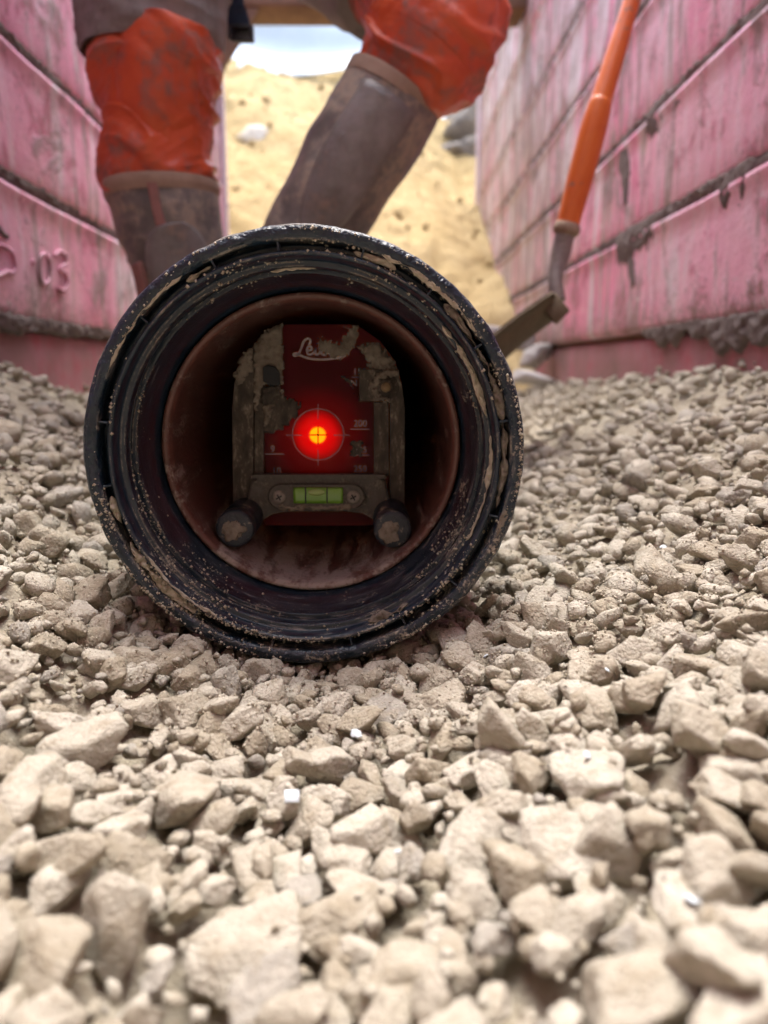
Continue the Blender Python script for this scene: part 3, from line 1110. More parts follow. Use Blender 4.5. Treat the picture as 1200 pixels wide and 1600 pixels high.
for a in np.radians([8, 33, 52, 74, 97, 118, 143, 168, 187, 213, 236, 258, 283, 301, 318, 341]):
    a += rng.normal(0, .03)
    v, f = bevel_box((.1131, .0012 + .001 * rng.random(), -.0006), (.1184, .0125, .0006), .0003, 1)
    v = np.array(v)
    v = np.stack([PIPE_X + v[:, 0] * cos(a) - v[:, 2] * sin(a), v[:, 1] + y0, PIPE_Z + v[:, 0] * sin(a) + v[:, 2] * cos(a)], 1)
    obj('web', v, f, M['black'], pipe, smooth=False)

# sand caked on the socket: clusters of grains following its section
PR = np.array(prof)
PVs, PFs, n0 = [], [], 0
front = PR[(PR[:, 1] < .040)]
cl = []
for _ in range(170):
    a = rng.choice([rng.normal(radians(215), .33), rng.normal(radians(232), .25), rng.normal(radians(320), .35), rng.normal(radians(225), .5), rng.normal(radians(38), .4), rng.normal(radians(95), .5)])
    i = int(rng.choice(len(front)))
    q = front[i]
    cl.append((a, q[0], q[1], rng.uniform(.35, 1)))
for a, r, y, w in cl:
    n = int(1 + 75 * w ** 3.5)
    spread = .0010 + .0060 * w
    for _ in range(n):
        aa = a + rng.normal(0, spread) / r * 1.6
        j = int(np.clip(rng.normal(np.argmin(np.abs(PR[:, 0] - r) + np.abs(PR[:, 1] - y)), 1.1), 3, 34))
        t = rng.random()
        r2, y2 = PR[j] * (1 - t) + PR[j + 1] * t
        g = .00022 + .0010 * rng.random() ** 3.5
        c = np.array([PIPE_X + (r2 * cos(aa)), y0 + y2 - g * .3, PIPE_Z + r2 * sin(aa)])
        PVs.append(I0 * g * rng.uniform(.7, 1.3, (6, 1)) + c + rng.normal(0, .0002, 3))
        PFs.append(F0 + n0)
        n0 += 6
obj('caked_sand', np.concatenate(PVs), np.concatenate(PFs), M['grit'], pipe, kind='stuff')


def ring_cake(a0, a1, r, y, w, hgt, seed, m):
    """a crust of dried mud bedded along the ring"""
    n, k = int((a1 - a0) * 110) + 6, 9
    a = np.linspace(a0, a1, n)
    e = np.clip(np.minimum(a - a0, a1 - a) / .06, 0, 1) ** .5
    nn = fbm(np.stack([a * 14, a * 0 + seed, a * 0], -1), 4, seed)
    ww = w * e * np.clip(.75 + .7 * nn, .05, 2)
    t = np.linspace(-1, 1, k)
    V = np.zeros((n, k, 3))
    rr = r + ww[:, None] * t[None] + (.0005 * fbm(np.stack([a * 22, a * 0, a * 0 + seed], -1), 3, seed + 4))[:, None]
    hh = hgt * e[:, None] * (1 - t[None] ** 2) ** .5 * np.clip(1 + .8 * fbm(np.stack([np.repeat(a[:, None] * 70, k, 1), np.repeat(t[None] * 2.5, n, 0), rr * 0 + seed], -1), 3, seed), .1, 2)
    V[..., 0] = PIPE_X + rr * np.cos(a)[:, None]
    V[..., 2] = PIPE_Z + rr * np.sin(a)[:, None]
    V[..., 1] = y0 + y + .0008 - hh
    obj('mud_cake', V.reshape(-1, 3), grid_faces(n, k), m, pipe)


for j, (a, b, r, y, w, h) in enumerate(((-.28, .82, .1156, .004, .0026, .0025), (1.10, 1.32, .1158, .004, .0022, .002), (2.02, 2.16, .1160, .005, .0024, .002),
                                        (3.35, 3.5, .1158, .004, .0024, .003), (3.60, 4.12, .1158, .004, .0026, .003), (.62, 1.2, .1192, .0002, .0014, .0012),
                                        (-.45, -.25, .1215, -.0004, .0025, .0010), (5.05, 5.30, .1085, .0055, .0032, .0025), (2.15, 2.75, .1188, .0004, .0010, .001),
                                        (3.7, 4.2, .1110, .0012, .0012, .0014), (-.5, .1, .1082, .006, .0014, .0012), (.2, .75, .1072, .0088, .0016, .0015), (1.5, 1.75, .1046, .0128, .001, .001))):
    ring_cake(a, b, r, y, w, h, 60 + j, M['clay'] if j in (0, 7, 6) else M['grit'])

# ------------------------------------------------------------------ laser target in the pipe
YT = .557
target = thing('laser_target', 'muddy red laser target plate with glowing dot standing inside the pipe', 'laser target', at(496, 860, YT))


def mat_plate():
    t = NT('frosted_red_acrylic')
    tr = t.n('ShaderNodeBsdfTranslucent')
    tr.inputs['Color'].default_value = (.75, .30, .05, 1)
    di = t.n('ShaderNodeBsdfDiffuse')
    di.inputs['Color'].default_value = (.042, .0005, .006, 1)
    gl = t.n('ShaderNodeBsdfGlossy')
    gl.inputs['Color'].default_value = (.007, .006, .006, 1)
    gl.inputs['Roughness'].default_value = .3
    a1, a2 = t.n('ShaderNodeAddShader'), t.n('ShaderNodeAddShader')
    t.l(tr.outputs[0], a1.inputs[0])
    t.l(di.outputs[0], a1.inputs[1])
    t.l(a1.outputs[0], a2.inputs[0])
    t.l(gl.outputs[0], a2.inputs[1])
    t.l(a2.outputs[0], t.out.inputs['Surface'])
    return t.m


def mat_clear_red():
    t = NT('clear_red_acrylic')
    tr = t.n('ShaderNodeBsdfTransparent')
    tr.inputs['Color'].default_value = (.95, .80, .7, 1)
    t.l(tr.outputs[0], t.out.inputs['Surface'])
    return t.m


M['plate'], M['clear_red'] = mat_plate(), mat_clear_red()


def plate_px(poly, Yf, thick, m, parent, name, bev=0.0, smooth=False):
    """a flat-faced piece whose outline is given in picture coordinates at its own depth Yf"""
    P = [at(u, v, Yf) for u, v in poly]
    n = len(P)
    Cn = np.mean(P, axis=0)
    V = []
    if bev:
        for p in P:
            d = Cn - p
            V.append(p + d / np.linalg.norm(d) * bev)
        V += [p + np.array([0, bev, 0]) for p in P]
        V += [p + np.array([0, thick, 0]) for p in P]
        Fc = [tuple(range(n))[::-1], tuple(range(2 * n, 3 * n))]
        Fc += [(i, (i + 1) % n, n + (i + 1) % n, n + i) for i in range(n)]
        Fc += [(n + i, n + (i + 1) % n, 2 * n + (i + 1) % n, 2 * n + i) for i in range(n)]
    else:
        V = P + [p + np.array([0, thick, 0]) for p in P]
        Fc = [tuple(range(n))[::-1], tuple(range(n, 2 * n))]
        Fc += [(i, (i + 1) % n, n + (i + 1) % n, n + i) for i in range(n)]
    return obj(name, V, Fc, m, parent, smooth)


arch = [(366, 800), (364, 640), (368, 595), (380, 560), (402, 533), (430, 513), (447, 507), (548, 507), (566, 513), (594, 533), (616, 562), (628, 598), (632, 640), (630, 800), (585, 800), (583, 821), (413, 821), (411, 800)]
plate = plate_px(arch, YT, .003, M['plate'], target, 'plate')
plate.data.materials.append(M['clear_red'])
for p in plate.data.polygons:
    p.material_index = 0 if p.index == 0 else 1


def lump(poly, Yf, hgt, m, name, seed, parent, step=.0008, rough=1.0):
    """dried clay sticking to a flat face: outline in picture coordinates at depth Yf"""
    P = np.array([at(u, v, Yf) for u, v in poly])[:, [0, 2]]
    lo, hi = P.min(0) - step, P.max(0) + step
    a, b = np.arange(lo[0], hi[0], step), np.arange(lo[1], hi[1], step)
    A, B = np.meshgrid(a, b, indexing='ij')
    A2 = A + step * 2.2 * fbm(np.stack([A * 500, B * 500, A * 0 + seed], -1), 2, seed)
    B2 = B + step * 2.2 * fbm(np.stack([A * 500, B * 500, A * 0 + seed + 9], -1), 2, seed + 1)
    ins = np.zeros(A.shape, bool)
    dist = np.full(A.shape, 9.0)
    n = len(P)
    for i in range(n):
        p, q = P[i], P[(i + 1) % n]
        c = ((p[1] > B2) != (q[1] > B2)) & (A2 < (q[0] - p[0]) * (B2 - p[1]) / (q[1] - p[1] + 1e-12) + p[0])
        ins ^= c
        e = q - p
        t = np.clip(((A2 - p[0]) * e[0] + (B2 - p[1]) * e[1]) / (e @ e + 1e-12), 0, 1)
        dist = np.minimum(dist, np.hypot(A2 - p[0] - t * e[0], B2 - p[1] - t * e[1]))
    d = np.where(ins, dist, -dist)
    h = hgt * np.sqrt(np.clip(d / (hgt * 1.8), 0, 1)) * (1 + rough * .6 * fbm(np.stack([A * 260, B * 260, A * 0 + seed], -1), 4, seed + 5))
    V = np.stack([A, Yf + .0006 - np.where(ins, h + .0008, 0), B], -1)
    idx = np.arange(A.size).reshape(A.shape)
    keep = ins[:-1, :-1] | ins[1:, :-1] | ins[1:, 1:] | ins[:-1, 1:]
    Fq = np.stack([idx[:-1, :-1][keep], idx[1:, :-1][keep], idx[1:, 1:][keep], idx[:-1, 1:][keep]], 1)
    used = np.unique(Fq)
    mp = np.full(A.size, -1)
    mp[used] = np.arange(len(used))
    return obj(name, V.reshape(-1, 3)[used], mp[Fq], m, parent)


YR = YT - .006
plate_px([(364, 794), (362, 640), (366, 598), (378, 562), (396, 540), (396, 794)], YR, .0058, M['rail'], target, 'side_rail', .0012)
plate_px([(398, 744), (397.5, 640), (398, 537), (412, 527), (412, 744)], YR + .002, .0038, M['rail'], target, 'side_rail', .0008)
plate_px([(584, 744), (584, 628), (607, 628), (608, 744)], YR + .002, .0038, M['rail'], target, 'side_rail', .0008)
plate_px([(609, 794), (609, 622), (618, 575), (628, 600), (633, 640), (632, 794)], YR, .0058, M['rail'], target, 'side_rail', .0012)
lump([(396, 545), (402, 533), (428, 510), (442, 506), (441, 560), (439, 612), (428, 600), (412, 600), (398, 640)], YR + .0015, .0013, M['clay'], 'clay_patch', 3, target)
lump([(366, 590), (378, 560), (394, 541), (395, 580), (384, 588), (374, 606)], YR, .0014, M['clay'], 'clay_patch', 4, target)
lump([(399, 640), (430, 610), (452, 625), (470, 632), (455, 660), (440, 668), (420, 676), (402, 676)], YR + .004, .0012, M['rail'], 'clay_patch', 5, target)
lump([(412, 632), (428, 632), (420, 655), (414, 676)], YR + .002, .0016, M['clay'], 'clay_patch', 6, target)
lump([(497, 528), (512, 532), (530, 538), (545, 513), (534, 510), (556, 510), (562, 522), (552, 545), (538, 560), (524, 561), (500, 548)], YT, .0009, M['clay'], 'clay_patch', 7, target)
lump([(560, 545), (580, 536), (592, 540), (612, 560), (620, 578), (600, 582), (580, 576), (572, 562)], YR + .003, .0018, M['clay'], 'clay_patch', 8, target)
lump([(548, 690), (566, 688), (568, 712), (549, 712)], YT, .0008, M['rail'], 'clay_patch', 9, target)
lump([(560, 620), (545, 600), (530, 585), (548, 590)], YT, .0005, M['rail'], 'clay_patch', 10, target)
# dark slot in the left bracket
plate_px([(411, 596), (410, 574), (418, 570), (430, 573), (437, 583), (437, 602), (425, 604)], YR - .0035, .004, M['dark'], target, 'slot', .0006)
lump([(410, 606), (424, 600), (437, 604), (434, 622), (420, 632), (409, 626)], YR + .001, .0022, M['rail'], 'clay_patch', 13, target)
# bracket and clamp screw on the right
plate_px([(561, 577), (601, 577), (601, 627), (561, 627)], YR - .001, .0055, M['rail'], target, 'bracket', .0008)
c = at(603, 605, YR - .004)
knob = obj('clamp_screw', *lathe_y([(.0001, -.0005), (.0045, -.0005), (.0055, .0005), (.0058, .003), (.0085, .0032), (.0092, .004), (.0092, .009)], 0, 0, 40), M['rail'], target)
knob.location = knob.location + Vector(c.tolist())
k2 = obj('screw_head', *lathe_y([(.0001, -.0016), (.0030, -.0012), (.0036, -.0006), (.0036, .0003)], 0, 0, 24), M['brass'], knob)
k2.matrix_parent_inverse = Matrix()
lump([(577, 603), (586, 590), (600, 580), (612, 577), (622, 580), (621, 588), (606, 586), (594, 592), (586, 604), (594, 618), (612, 628), (600, 627), (586, 618)], YR - .004, .0013, M['clay'], 'clay_patch', 11, target)

# yoke, vial and feet
YY = YT - .011
yoke_poly = [(384, 786), (392, 752), (404, 744), (590, 744), (602, 752), (610, 786), (622, 800), (622, 826), (596, 826), (586, 812), (570, 802), (540, 799), (450, 799), (424, 803), (408, 813), (396, 826), (364, 826), (366, 803)]
plate_px(yoke_poly, YY, .0105, M['yoke'], target, 'yoke', .0016)
plate_px([(392, 742), (602, 742), (604, 748), (390, 748)], YY - .0018, .010, M['yoke'], target, 'ledge', .0008)


def stadium(x0, x1, yc, r, n=10):
    return [(x0 + r * cos(a), yc + r * sin(a)) for a in np.linspace(pi / 2, 3 * pi / 2, n)] + [(x1 + r * cos(a), yc + r * sin(a)) for a in np.linspace(-pi / 2, pi / 2, n)]


vial = plate_px(stadium(437, 551, 776, 19), YY - .0050, .0055, M['yoke'], target, 'level_vial', .0010)
vy = YY - .0056
pa, pb = at(459, 774, vy), at(536, 774, vy)
V, Fc = loft([(pa + (pb - pa) * t, .0058, .0022) for t in np.linspace(0, 1, 6)], n=14, seg=20, side=(0, 0, 1), power=3.2)
obj('vial_tube', V, Fc, M['vial'], vial)
for u in (477.5, 511):
    q = at(u, 774, vy - .0023)
    V, Fc = bevel_box(q + [-.0005, 0, -.0056], q + [.0005, .0004, .0056], .0001, 1)
    obj('level_mark', V, Fc, M['dark'], vial, smooth=False)
q = at(494.5, 769.5, vy - .0020)
V, f = ICO[3]
M['bubble'] = NT('pale_bubble').bsdf((.24, .36, .08), .08, spec=.8)
obj('bubble', V * np.array([.0062, .0010, .0026]) + q, f, M['bubble'], vial)
for u in (436, 552):
    q = at(u, 777, YY - .0052)
    sc_ = obj('screw', *lathe_y([(.0001, -.0012), (.0032, -.0011), (.0046, -.0004), (.0049, .0003)], q[0], q[2], 28), M['steel'], vial)
    sc_.location.y += q[1]
    for a in (.5, .5 + pi / 2):
        V, Fc = bevel_box((-.0024, -.0016, -.0005), (.0024, -.0011, .0005), 0)
        V = np.array(V)
        V = np.stack([q[0] + V[:, 0] * cos(a) - V[:, 2] * sin(a), q[1] + V[:, 1] + .0002 * (a > 1), q[2] + V[:, 0] * sin(a) + V[:, 2] * cos(a)], 1)
        s2 = obj('cross_slot', V, Fc, M['dark'], sc_, smooth=False)
        s2.matrix_parent_inverse = Matrix.Translation(-Vector((0, q[1], 0)))
lump([(432, 790), (450, 792), (470, 789), (500, 791), (530, 789), (556, 788), (548, 796), (500, 797), (440, 796)], YY - .0050, .0012, M['clay'], 'clay_patch', 15, target)

for u, v, ms, seed in ((366, 827, .62, 1), (613.5, 828, .5, 2)):
    q = at(u, v, .500)
    foot = obj('foot', *lathe_y([(.0001, 0), (.0095, .0001), (.0112, .0004), (.0124, .0014), (.0128, .003), (.0128, .010), (.0122, .011), (.0122, .018), (.0130, .019), (.0128, .050)], q[0], q[2], 48), M['foot'], target)
    foot.location.y += q[1]
    V, f = ICO[4]
    r0 = fbm(V * 1.7 + seed * 5, 4, seed)
    V = V * (1 + .45 * r0)[:, None] * np.array([.0062, .0009, .0064])
    V = V + np.array([q[0] + .0005 - .001 * seed, q[1] + .0002, q[2] - .001 * seed])
    o = obj('mud_cap', V, f, M['clay'], foot)
    o.matrix_parent_inverse = Matrix.Translation(-Vector((0, q[1], 0)))

# print on the plate: circle, cross hairs, figures, script lettering
YP = YT - .0004


def flat_ring(u, v, r, w, n=72):
    c = at(u, v, YP)
    a = np.linspace(0, 2 * pi, n, endpoint=False)
    V = np.concatenate([np.stack([c[0] + q * np.cos(a), np.full(n, YP), c[2] + q * np.sin(a)], 1) for q in (r, r + w)])
    return V, [(i, (i + 1) % n, n + (i + 1) % n, n + i) for i in range(n)]


def bar(u0, v0, u1, v1, w):
    a, b = at(u0, v0, YP), at(u1, v1, YP)
    d = b - a
    nrm = np.array([-d[2], 0, d[0]]) / np.linalg.norm(d) * w / 2
    return [a + nrm, b + nrm, b - nrm, a - nrm], [(0, 1, 2, 3)]


px = YT / F_PX
V, Fc = merge([flat_ring(497, 679, 39.3 * px, 1.1 * px), bar(497, 631, 497, 655, 1 * px), bar(497, 703, 497, 727, 1 * px), bar(447, 680, 472, 680, 1 * px), bar(521, 680, 546, 680, 1 * px)])
ring_o = obj('cross_hair', V, Fc, M['print'], target, smooth=False)
V, Fc = merge([bar(497, 666, 497, 694, 2.0 * px), bar(483, 679.6, 511, 679.6, 2.0 * px)])
M['black_print'] = NT('black_print').bsdf((.01, .004, .004), .8, spec=0.0)
obj('centre_mark', V, Fc, M['black_print'], target, smooth=False)
for q in ((548, 670.5, 577, 670.5), (414, 709.5, 444, 709.5), (549, 589.5, 577, 589.5), (549, 711, 577, 711)):
    obj('scale_line', *bar(*q, 1.2 * px), M['print'], target, smooth=False)


def figures(txt, u, v, hpx, name='figures'):
    cu = bpy.data.curves.new('figures', 'FONT')
    cu.body = txt
    cu.align_x, cu.align_y = 'CENTER', 'CENTER'
    cu.size = hpx * px / .70
    tmp = bpy.data.objects.new('figures', cu)
    me = bpy.data.meshes.new_from_object(tmp)
    bpy.data.objects.remove(tmp)
    bpy.data.curves.remove(cu)
    c = at(u, v, YP)
    for vt in me.vertices:
        x, y_, _ = vt.co
        vt.co = (c[0] + x, YP, c[2] + y_)
    me.materials.clear()
    me.materials.append(M['print'])
    link(name, me, target)


figures('200', 563, 662, 10)
figures('250', 563, 733, 10)
figures('225', 563, 703, 10)
figures('9', 426, 702, 10)
figures('10', 432, 736, 10)
figures('150', 562, 581, 10)
figures('N', 553, 599, 10)


def script(strokes, w):
    out = []
    for s in strokes:
        P = np.array([at(u, v, YP - .0001) for u, v in s])
        c = catmull(P, len(s) * 7)
        d = np.gradient(c, axis=0)
        d /= np.linalg.norm(d, axis=1)[:, None] + 1e-9
        nr = np.stack([-d[:, 2], d[:, 0] * 0, d[:, 0]], 1) * w / 2
        n = len(c)
        V = np.concatenate([c + nr, c - nr])
        out.append((V, [(i, i + 1, n + i + 1, n + i) for i in range(n - 1)]))
    return merge(out)


def c6(pts):        # picture coordinates of the lettering, measured on an enlargement (x6/200 px)
    return [(420 + x / 5.335, 520 + y / 5.335) for x, y in pts]


V, Fc = script([c6([(330, 100), (350, 70), (325, 48), (290, 75), (270, 130), (245, 180), (215, 192), (205, 180), (230, 172), (280, 195), (360, 218), (470, 222), (580, 208), (640, 190)]),
                c6([(320, 150), (355, 140), (350, 115), (325, 120), (318, 155), (335, 182), (370, 170), (395, 125)]),
                c6([(395, 125), (388, 165), (398, 182), (420, 170), (440, 130)]), c6([(405, 85), (408, 92)]),
                c6([(478, 130), (460, 118), (440, 140), (440, 172), (462, 184), (490, 165)]),
                c6([(545, 130), (520, 118), (502, 145), (505, 178), (528, 178), (548, 130), (545, 170), (560, 184), (585, 168)])], 3.2 * px)
obj('lettering', V, Fc, M['print'], target, smooth=False)

# the pipe laser's beam: a narrow core tinted yellow to look overexposed and its wider red halo, thrown on the back of the plate
aim = at(496.5, 680, YT)
for nm, half, energy, blend, colr in (('laser_core', .0064, 2.4, .35, (1, .70, .02)), ('laser_inner_halo', .020, .80, 1.0, (1, .002, .003)), ('laser_halo', .040, .07, 1.0, (1, .002, .008))):
    ld = bpy.data.lights.new(nm, 'SPOT')
    ld.energy, ld.color, ld.shadow_soft_size = energy, colr, 0.0005
    dist = .30
    ld.spot_size, ld.spot_blend = 2 * math.atan(half / dist), blend
    lo = bpy.data.objects.new(nm, ld)
    COL.objects.link(lo)
    lo.location = Vector(aim.tolist()) + Vector((0, dist, 0))
    lo.rotation_euler = Vector((0, 1, 0)).to_track_quat('Z', 'Y').to_euler()

# ------------------------------------------------------------------ person
YL, YRt = 1.13, 1.10
person = thing('person', 'worker in orange trousers and muddy knee boots, one foot up on the pipe', 'person', (-.30, YL, -.13))


def rings_px(lst, Y, kd=1.0):
    out = []
    for u, v, hw, *yo in lst:
        yy = Y + (yo[0] if yo else 0)
        out.append((at(u, v, yy), hw * yy / F_PX * 1.02, hw * yy / F_PX * kd))
    return out


def folds(seed, amp, fz=1.0):
    def d(V, t, a):
        x, y, z = V[..., 0], V[..., 1], V[..., 2]
        w = .03 * fbm(V * 7 + seed, 2, seed + 8)
        q = np.stack([(z + .55 * x + w) * 17 * fz, (x - .5 * z) * 5, y * 7 + seed], -1)
        n = fbm(q, 2, seed)
        rid = np.clip(1 - np.abs(n) * 2.2, 0, 1) ** 1.6
        q2 = np.stack([(z - .7 * x) * 30, (x + .6 * z) * 9, y * 12], -1)
        r2 = np.clip(1 - np.abs(fbm(q2, 2, seed + 5)) * 2.4, 0, 1) ** 1.5
        return amp * (rid * .9 - .45 + .16 * r2 + .14 * np.clip(1 - np.abs(fbm(q2 * 2.3 + 5, 2, seed + 6)) * 2.4, 0, 1) + .5 * fbm(V * 8, 2, seed + 3))
    return d


def dents(seed, amp):
    def d(V, t, a):
        q = np.stack([V[..., 0] * 8, V[..., 1] * 8, V[..., 2] * 30 + 6 * V[..., 0] + seed], -1)
        r2 = np.clip(1 - np.abs(fbm(q, 2, seed + 5)) * 2.6, 0, 1) ** 1.5
        return amp * (fbm(V * 10 + seed, 3, seed) + .55 * r2 * np.clip(fbm(V * 5, 2, seed + 1) + .35, 0, 1))
    return d


# left leg (upright)
V, Fc = loft(rings_px([(236, 82, 88), (238, 98, 91), (243, 130, 85), (246, 165, 79), (248, 205, 75), (248, 250, 74), (249, 285, 74), (253, 312, 65), (256, 330, 60)], YL), n=150, seg=110, disp=folds(4, .010))
trouser = obj('trouser_leg', V, Fc, M['orange'], person)
V, Fc = loft(rings_px([(300, -330, 118, .12), (270, -200, 116, .08), (246, -110, 110, .03), (236, -40, 108), (236, 20, 99), (237, 60, 96), (238, 92, 92)], YL), n=60, seg=48, disp=folds(9, .007), cap=False)
obj('thigh_panel', V, Fc, M['grey_cloth'], person)
# front pocket flap of the orange leg, with its stitched edge
fl = [(203, 100), (226, 45), (252, 22), (300, 20), (312, 36), (316, 90)]
P = np.array([at(u, v, YL - .095) for u, v in fl])
V, Fc = loft([(at(262, 62, YL - .006), .066, .088), (at(262, 84, YL - .006), .071, .090), (at(258, 112, YL - .005), .071, .086), (at(254, 150, YL - .004), .068, .079), (at(251, 200, YL - .002), .062, .070), (at(250, 240, YL), .055, .058)], n=70, seg=70, disp=folds(14, .006))
obj('knee_patch', V, Fc, M['orange'], person)


def boot(shaft, Y, toe_dir, foot_c, sole_z, seed, name='boot'):
    rg = rings_px(shaft, Y, 1.0)
    # foot: heel to toe rings continue the shaft downwards
    V, Fc = loft(rg, n=70, seg=48, disp=dents(seed, .0045))
    b = obj(name, V, Fc, M['boot'], person)
    td = np.array(toe_dir, float)
    td /= np.linalg.norm(td)
    sx = np.cross((0, 0, 1), td)
    fr = [(foot_c - td * .085 + np.array([0, 0, sole_z + .035]), .030, .030), (foot_c - td * .06 + np.array([0, 0, sole_z + .045]), .040, .042),
          (foot_c + np.array([0, 0, sole_z + .050]), .046, .048), (foot_c + td * .08 + np.array([0, 0, sole_z + .042]), .049, .040),
          (foot_c + td * .14 + np.array([0, 0, sole_z + .036]), .047, .034), (foot_c + td * .185 + np.array([0, 0, sole_z + .030]), .036, .026), (foot_c + td * .20 + np.array([0, 0, sole_z + .028]), .012, .010)]
    V, Fc = loft(fr, n=40, seg=28, side=sx, disp=dents(seed + 2, .003))
    obj('foot_vamp', V, Fc, M['boot'], b)
    n = 24
    a = np.linspace(0, 2 * pi, n, endpoint=False)
    ol = [foot_c + td * (.058 + .145 * cos(q)) + sx * (.046 * sin(q) * (1 + .18 * cos(q))) for q in a]
    V = [p + np.array([0, 0, sole_z]) for p in ol] + [p + np.array([0, 0, sole_z + .022]) for p in ol]
    obj('sole', V, [tuple(range(n))[::-1], tuple(range(n, 2 * n))] + [(i, (i + 1) % n, n + (i + 1) % n, n + i) for i in range(n)], M['sole'], b, smooth=False)
    return b


shaft_l = [(252, 296, 77), (256, 318, 76), (262, 350, 74), (272, 390, 70), (283, 440, 68), (292, 500, 66), (298, 560, 60), (300, 620, 58), (302, 655, 56)]
bl = boot(shaft_l, YL, (.15, -1, 0), np.array([-.268, YL - .02, 0]), -.135, 3)
rg = rings_px([(252, 288, 80), (252.5, 294, 81), (253, 302, 80.5), (254, 312, 78)], YL)
V, Fc = loft(rg, n=12, seg=48, cap=False, disp=dents(3, .002))
obj('boot_collar', V, Fc, M['boot_trim'], bl)


def strip_on(rings, Y, a0, a1, t0, t1, m, name, parent, lift=.004, n=30, kk=14, prof=None):
    """a patch lying on the boot shaft between two angles (viewer side = -90 deg)"""
    R = catmull(np.array([[*c, a, b] for c, a, b in rings_px(rings, Y)], float), 60)
    C = R[:, :3]
    T = np.gradient(C, axis=0)
    T /= np.linalg.norm(T, axis=1)[:, None]
    s = np.array([1., 0, 0])
    U = s[None] - T * (T @ s)[:, None]
    U /= np.linalg.norm(U, axis=1)[:, None]
    D = np.cross(T, U)
    ti = np.linspace(t0, t1, n) * 59
    i0 = np.clip(ti.astype(int), 0, 58)
    f = (ti - i0)[:, None]
    L = lambda A: A[i0] * (1 - f) + A[i0 + 1] * f
    C, U, D, R2 = L(C), L(U), L(D), L(R)
    V = np.zeros((n, kk, 3))
    for i in range(n):
        w = 1.0 if prof is None else prof(i / (n - 1))
        mid, hw = (a0 + a1) / 2, (a1 - a0) / 2 * w
        a = np.linspace(mid - hw, mid + hw, kk)
        e = lift * np.minimum(1, np.minimum(np.arange(kk), np.arange(kk)[::-1]) / 1.5) - .004 * (np.minimum(np.arange(kk), np.arange(kk)[::-1]) < .5)
        if i in (0, n - 1):
            e = e - lift - .003
        V[i] = C[i] + U[i] * ((R2[i, 3] + e) * np.cos(a))[:, None] + D[i] * ((R2[i, 4] + e) * np.sin(a))[:, None]
    obj(name, V.reshape(-1, 3), grid_faces(n, kk), m, parent)


TOWARD = pi / 2      # checked below: the side of the ring that looks at -Y


def facing(rings, Y):
    R = np.array([[*c, a, b] for c, a, b in rings_px(rings, Y)], float)
    T = R[1, :3] - R[0, :3]
    T /= np.linalg.norm(T)
    U = np.array([1., 0, 0]) - T * T[0]
    D = np.cross(T, U)
    return pi / 2 if D[1] < 0 else -pi / 2


fa = facing(shaft_l, YL)
sg = 1 if fa > 0 else -1
strip_on(shaft_l, YL, fa - .02 - sg * .16, fa + .02 - sg * .16 + .16, .03, .34, M['boot_pink'], 'front_stripe', bl, .003)
strip_on(shaft_l, YL, fa - .75 - sg * .25, fa + .75 - sg * .25, .30, .62, M['boot_grey'], 'ankle_guard', bl, .007, prof=lambda t: max(.05, sqrt(max(0, 1 - (2 * t - 1) ** 2))))
strip_on(shaft_l, YL, fa + sg * .55, fa + sg * .95, .42, .72, M['boot_pink'], 'side_stripe', bl, .003)

# right leg (bent, foot up on the pipe)
shaft_r = [(614, 146, 71), (583, 199, 73), (547, 254, 71), (515, 314, 68), (488, 365, 64), (466, 408, 63), (446, 450, 61), (434, 485, 60), (428, 505, 58)]
br = boot(shaft_r, YRt, (.0, -1, 0), np.array([-.132, YRt - .02, 0]), .042, 8)
rg = rings_px([(618, 139, 73), (615, 144, 73.5), (611, 150, 73), (607, 157, 72.5)], YRt)
V, Fc = loft(rg, n=12, seg=48, cap=False)
obj('boot_collar', V, Fc, M['boot_trim'], br)
fa = facing(shaft_r, YRt)
sg = 1 if fa > 0 else -1
strip_on(shaft_r, YRt, fa - .5, fa + .75, .62, .98, M['boot_grey'], 'ankle_guard', br, .008, prof=lambda t: max(.05, sqrt(max(0, 1 - (2 * t - 1) ** 2))))
strip_on(shaft_r, YRt, fa - .8, fa + .55, .05, .55, M['boot_grey'], 'shin_guard', br, .006, prof=lambda t: max(.05, sqrt(max(0, 1 - max(0, 2 * t - 1) ** 2))))  # lighter grey paints the shine on the upper front
strip_on(shaft_r, YRt, fa - .02, fa + .42, .535, .62, M['boot_pink'], 'front_stripe', br, .003)
V, Fc = loft(rings_px([(592, 182, 60), (613, 147, 66), (630, 124, 76), (658, 86, 94), (682, 38, 97), (676, -18, 100, .02), (634, -68, 100, .06), (575, -120, 100, .12), (520, -160, 100, .16)], YRt), n=190, seg=110, side=(.8, 0, .6), disp=folds(23, .011))
obj('trouser_leg', V, Fc, M['orange'], person)
V, Fc = loft(rings_px([(625, -52, 107, .075), (575, -92, 108, .11), (520, -135, 110, .15), (440, -190, 112, .20), (380, -250, 116, .22)], YRt), n=50, seg=44, side=(.8, 0, .6), disp=folds(29, .006))
obj('thigh_panel', V, Fc, M['grey_cloth'], person)


# body above the frame, one continuous skin mesh, with jacket and helmet
def skin_mesh(name, pts, edges, m, parent):
    me = bpy.data.meshes.new(name)
    me.from_pydata([p[0] for p in pts], edges, [])
    me.materials.append(m)
    o = link(name, me, parent)
    md = o.modifiers.new('skin', 'SKIN')
    md.use_smooth_shade = True
    sv = me.skin_vertices[0].data
    for i, p in enumerate(pts):
        sv[i].radius = (p[1], p[1] if len(p) < 3 else p[2])
    sv[0].use_root = True
    ss = o.modifiers.new('sub', 'SUBSURF')
    ss.levels = ss.render_levels = 1
    return o


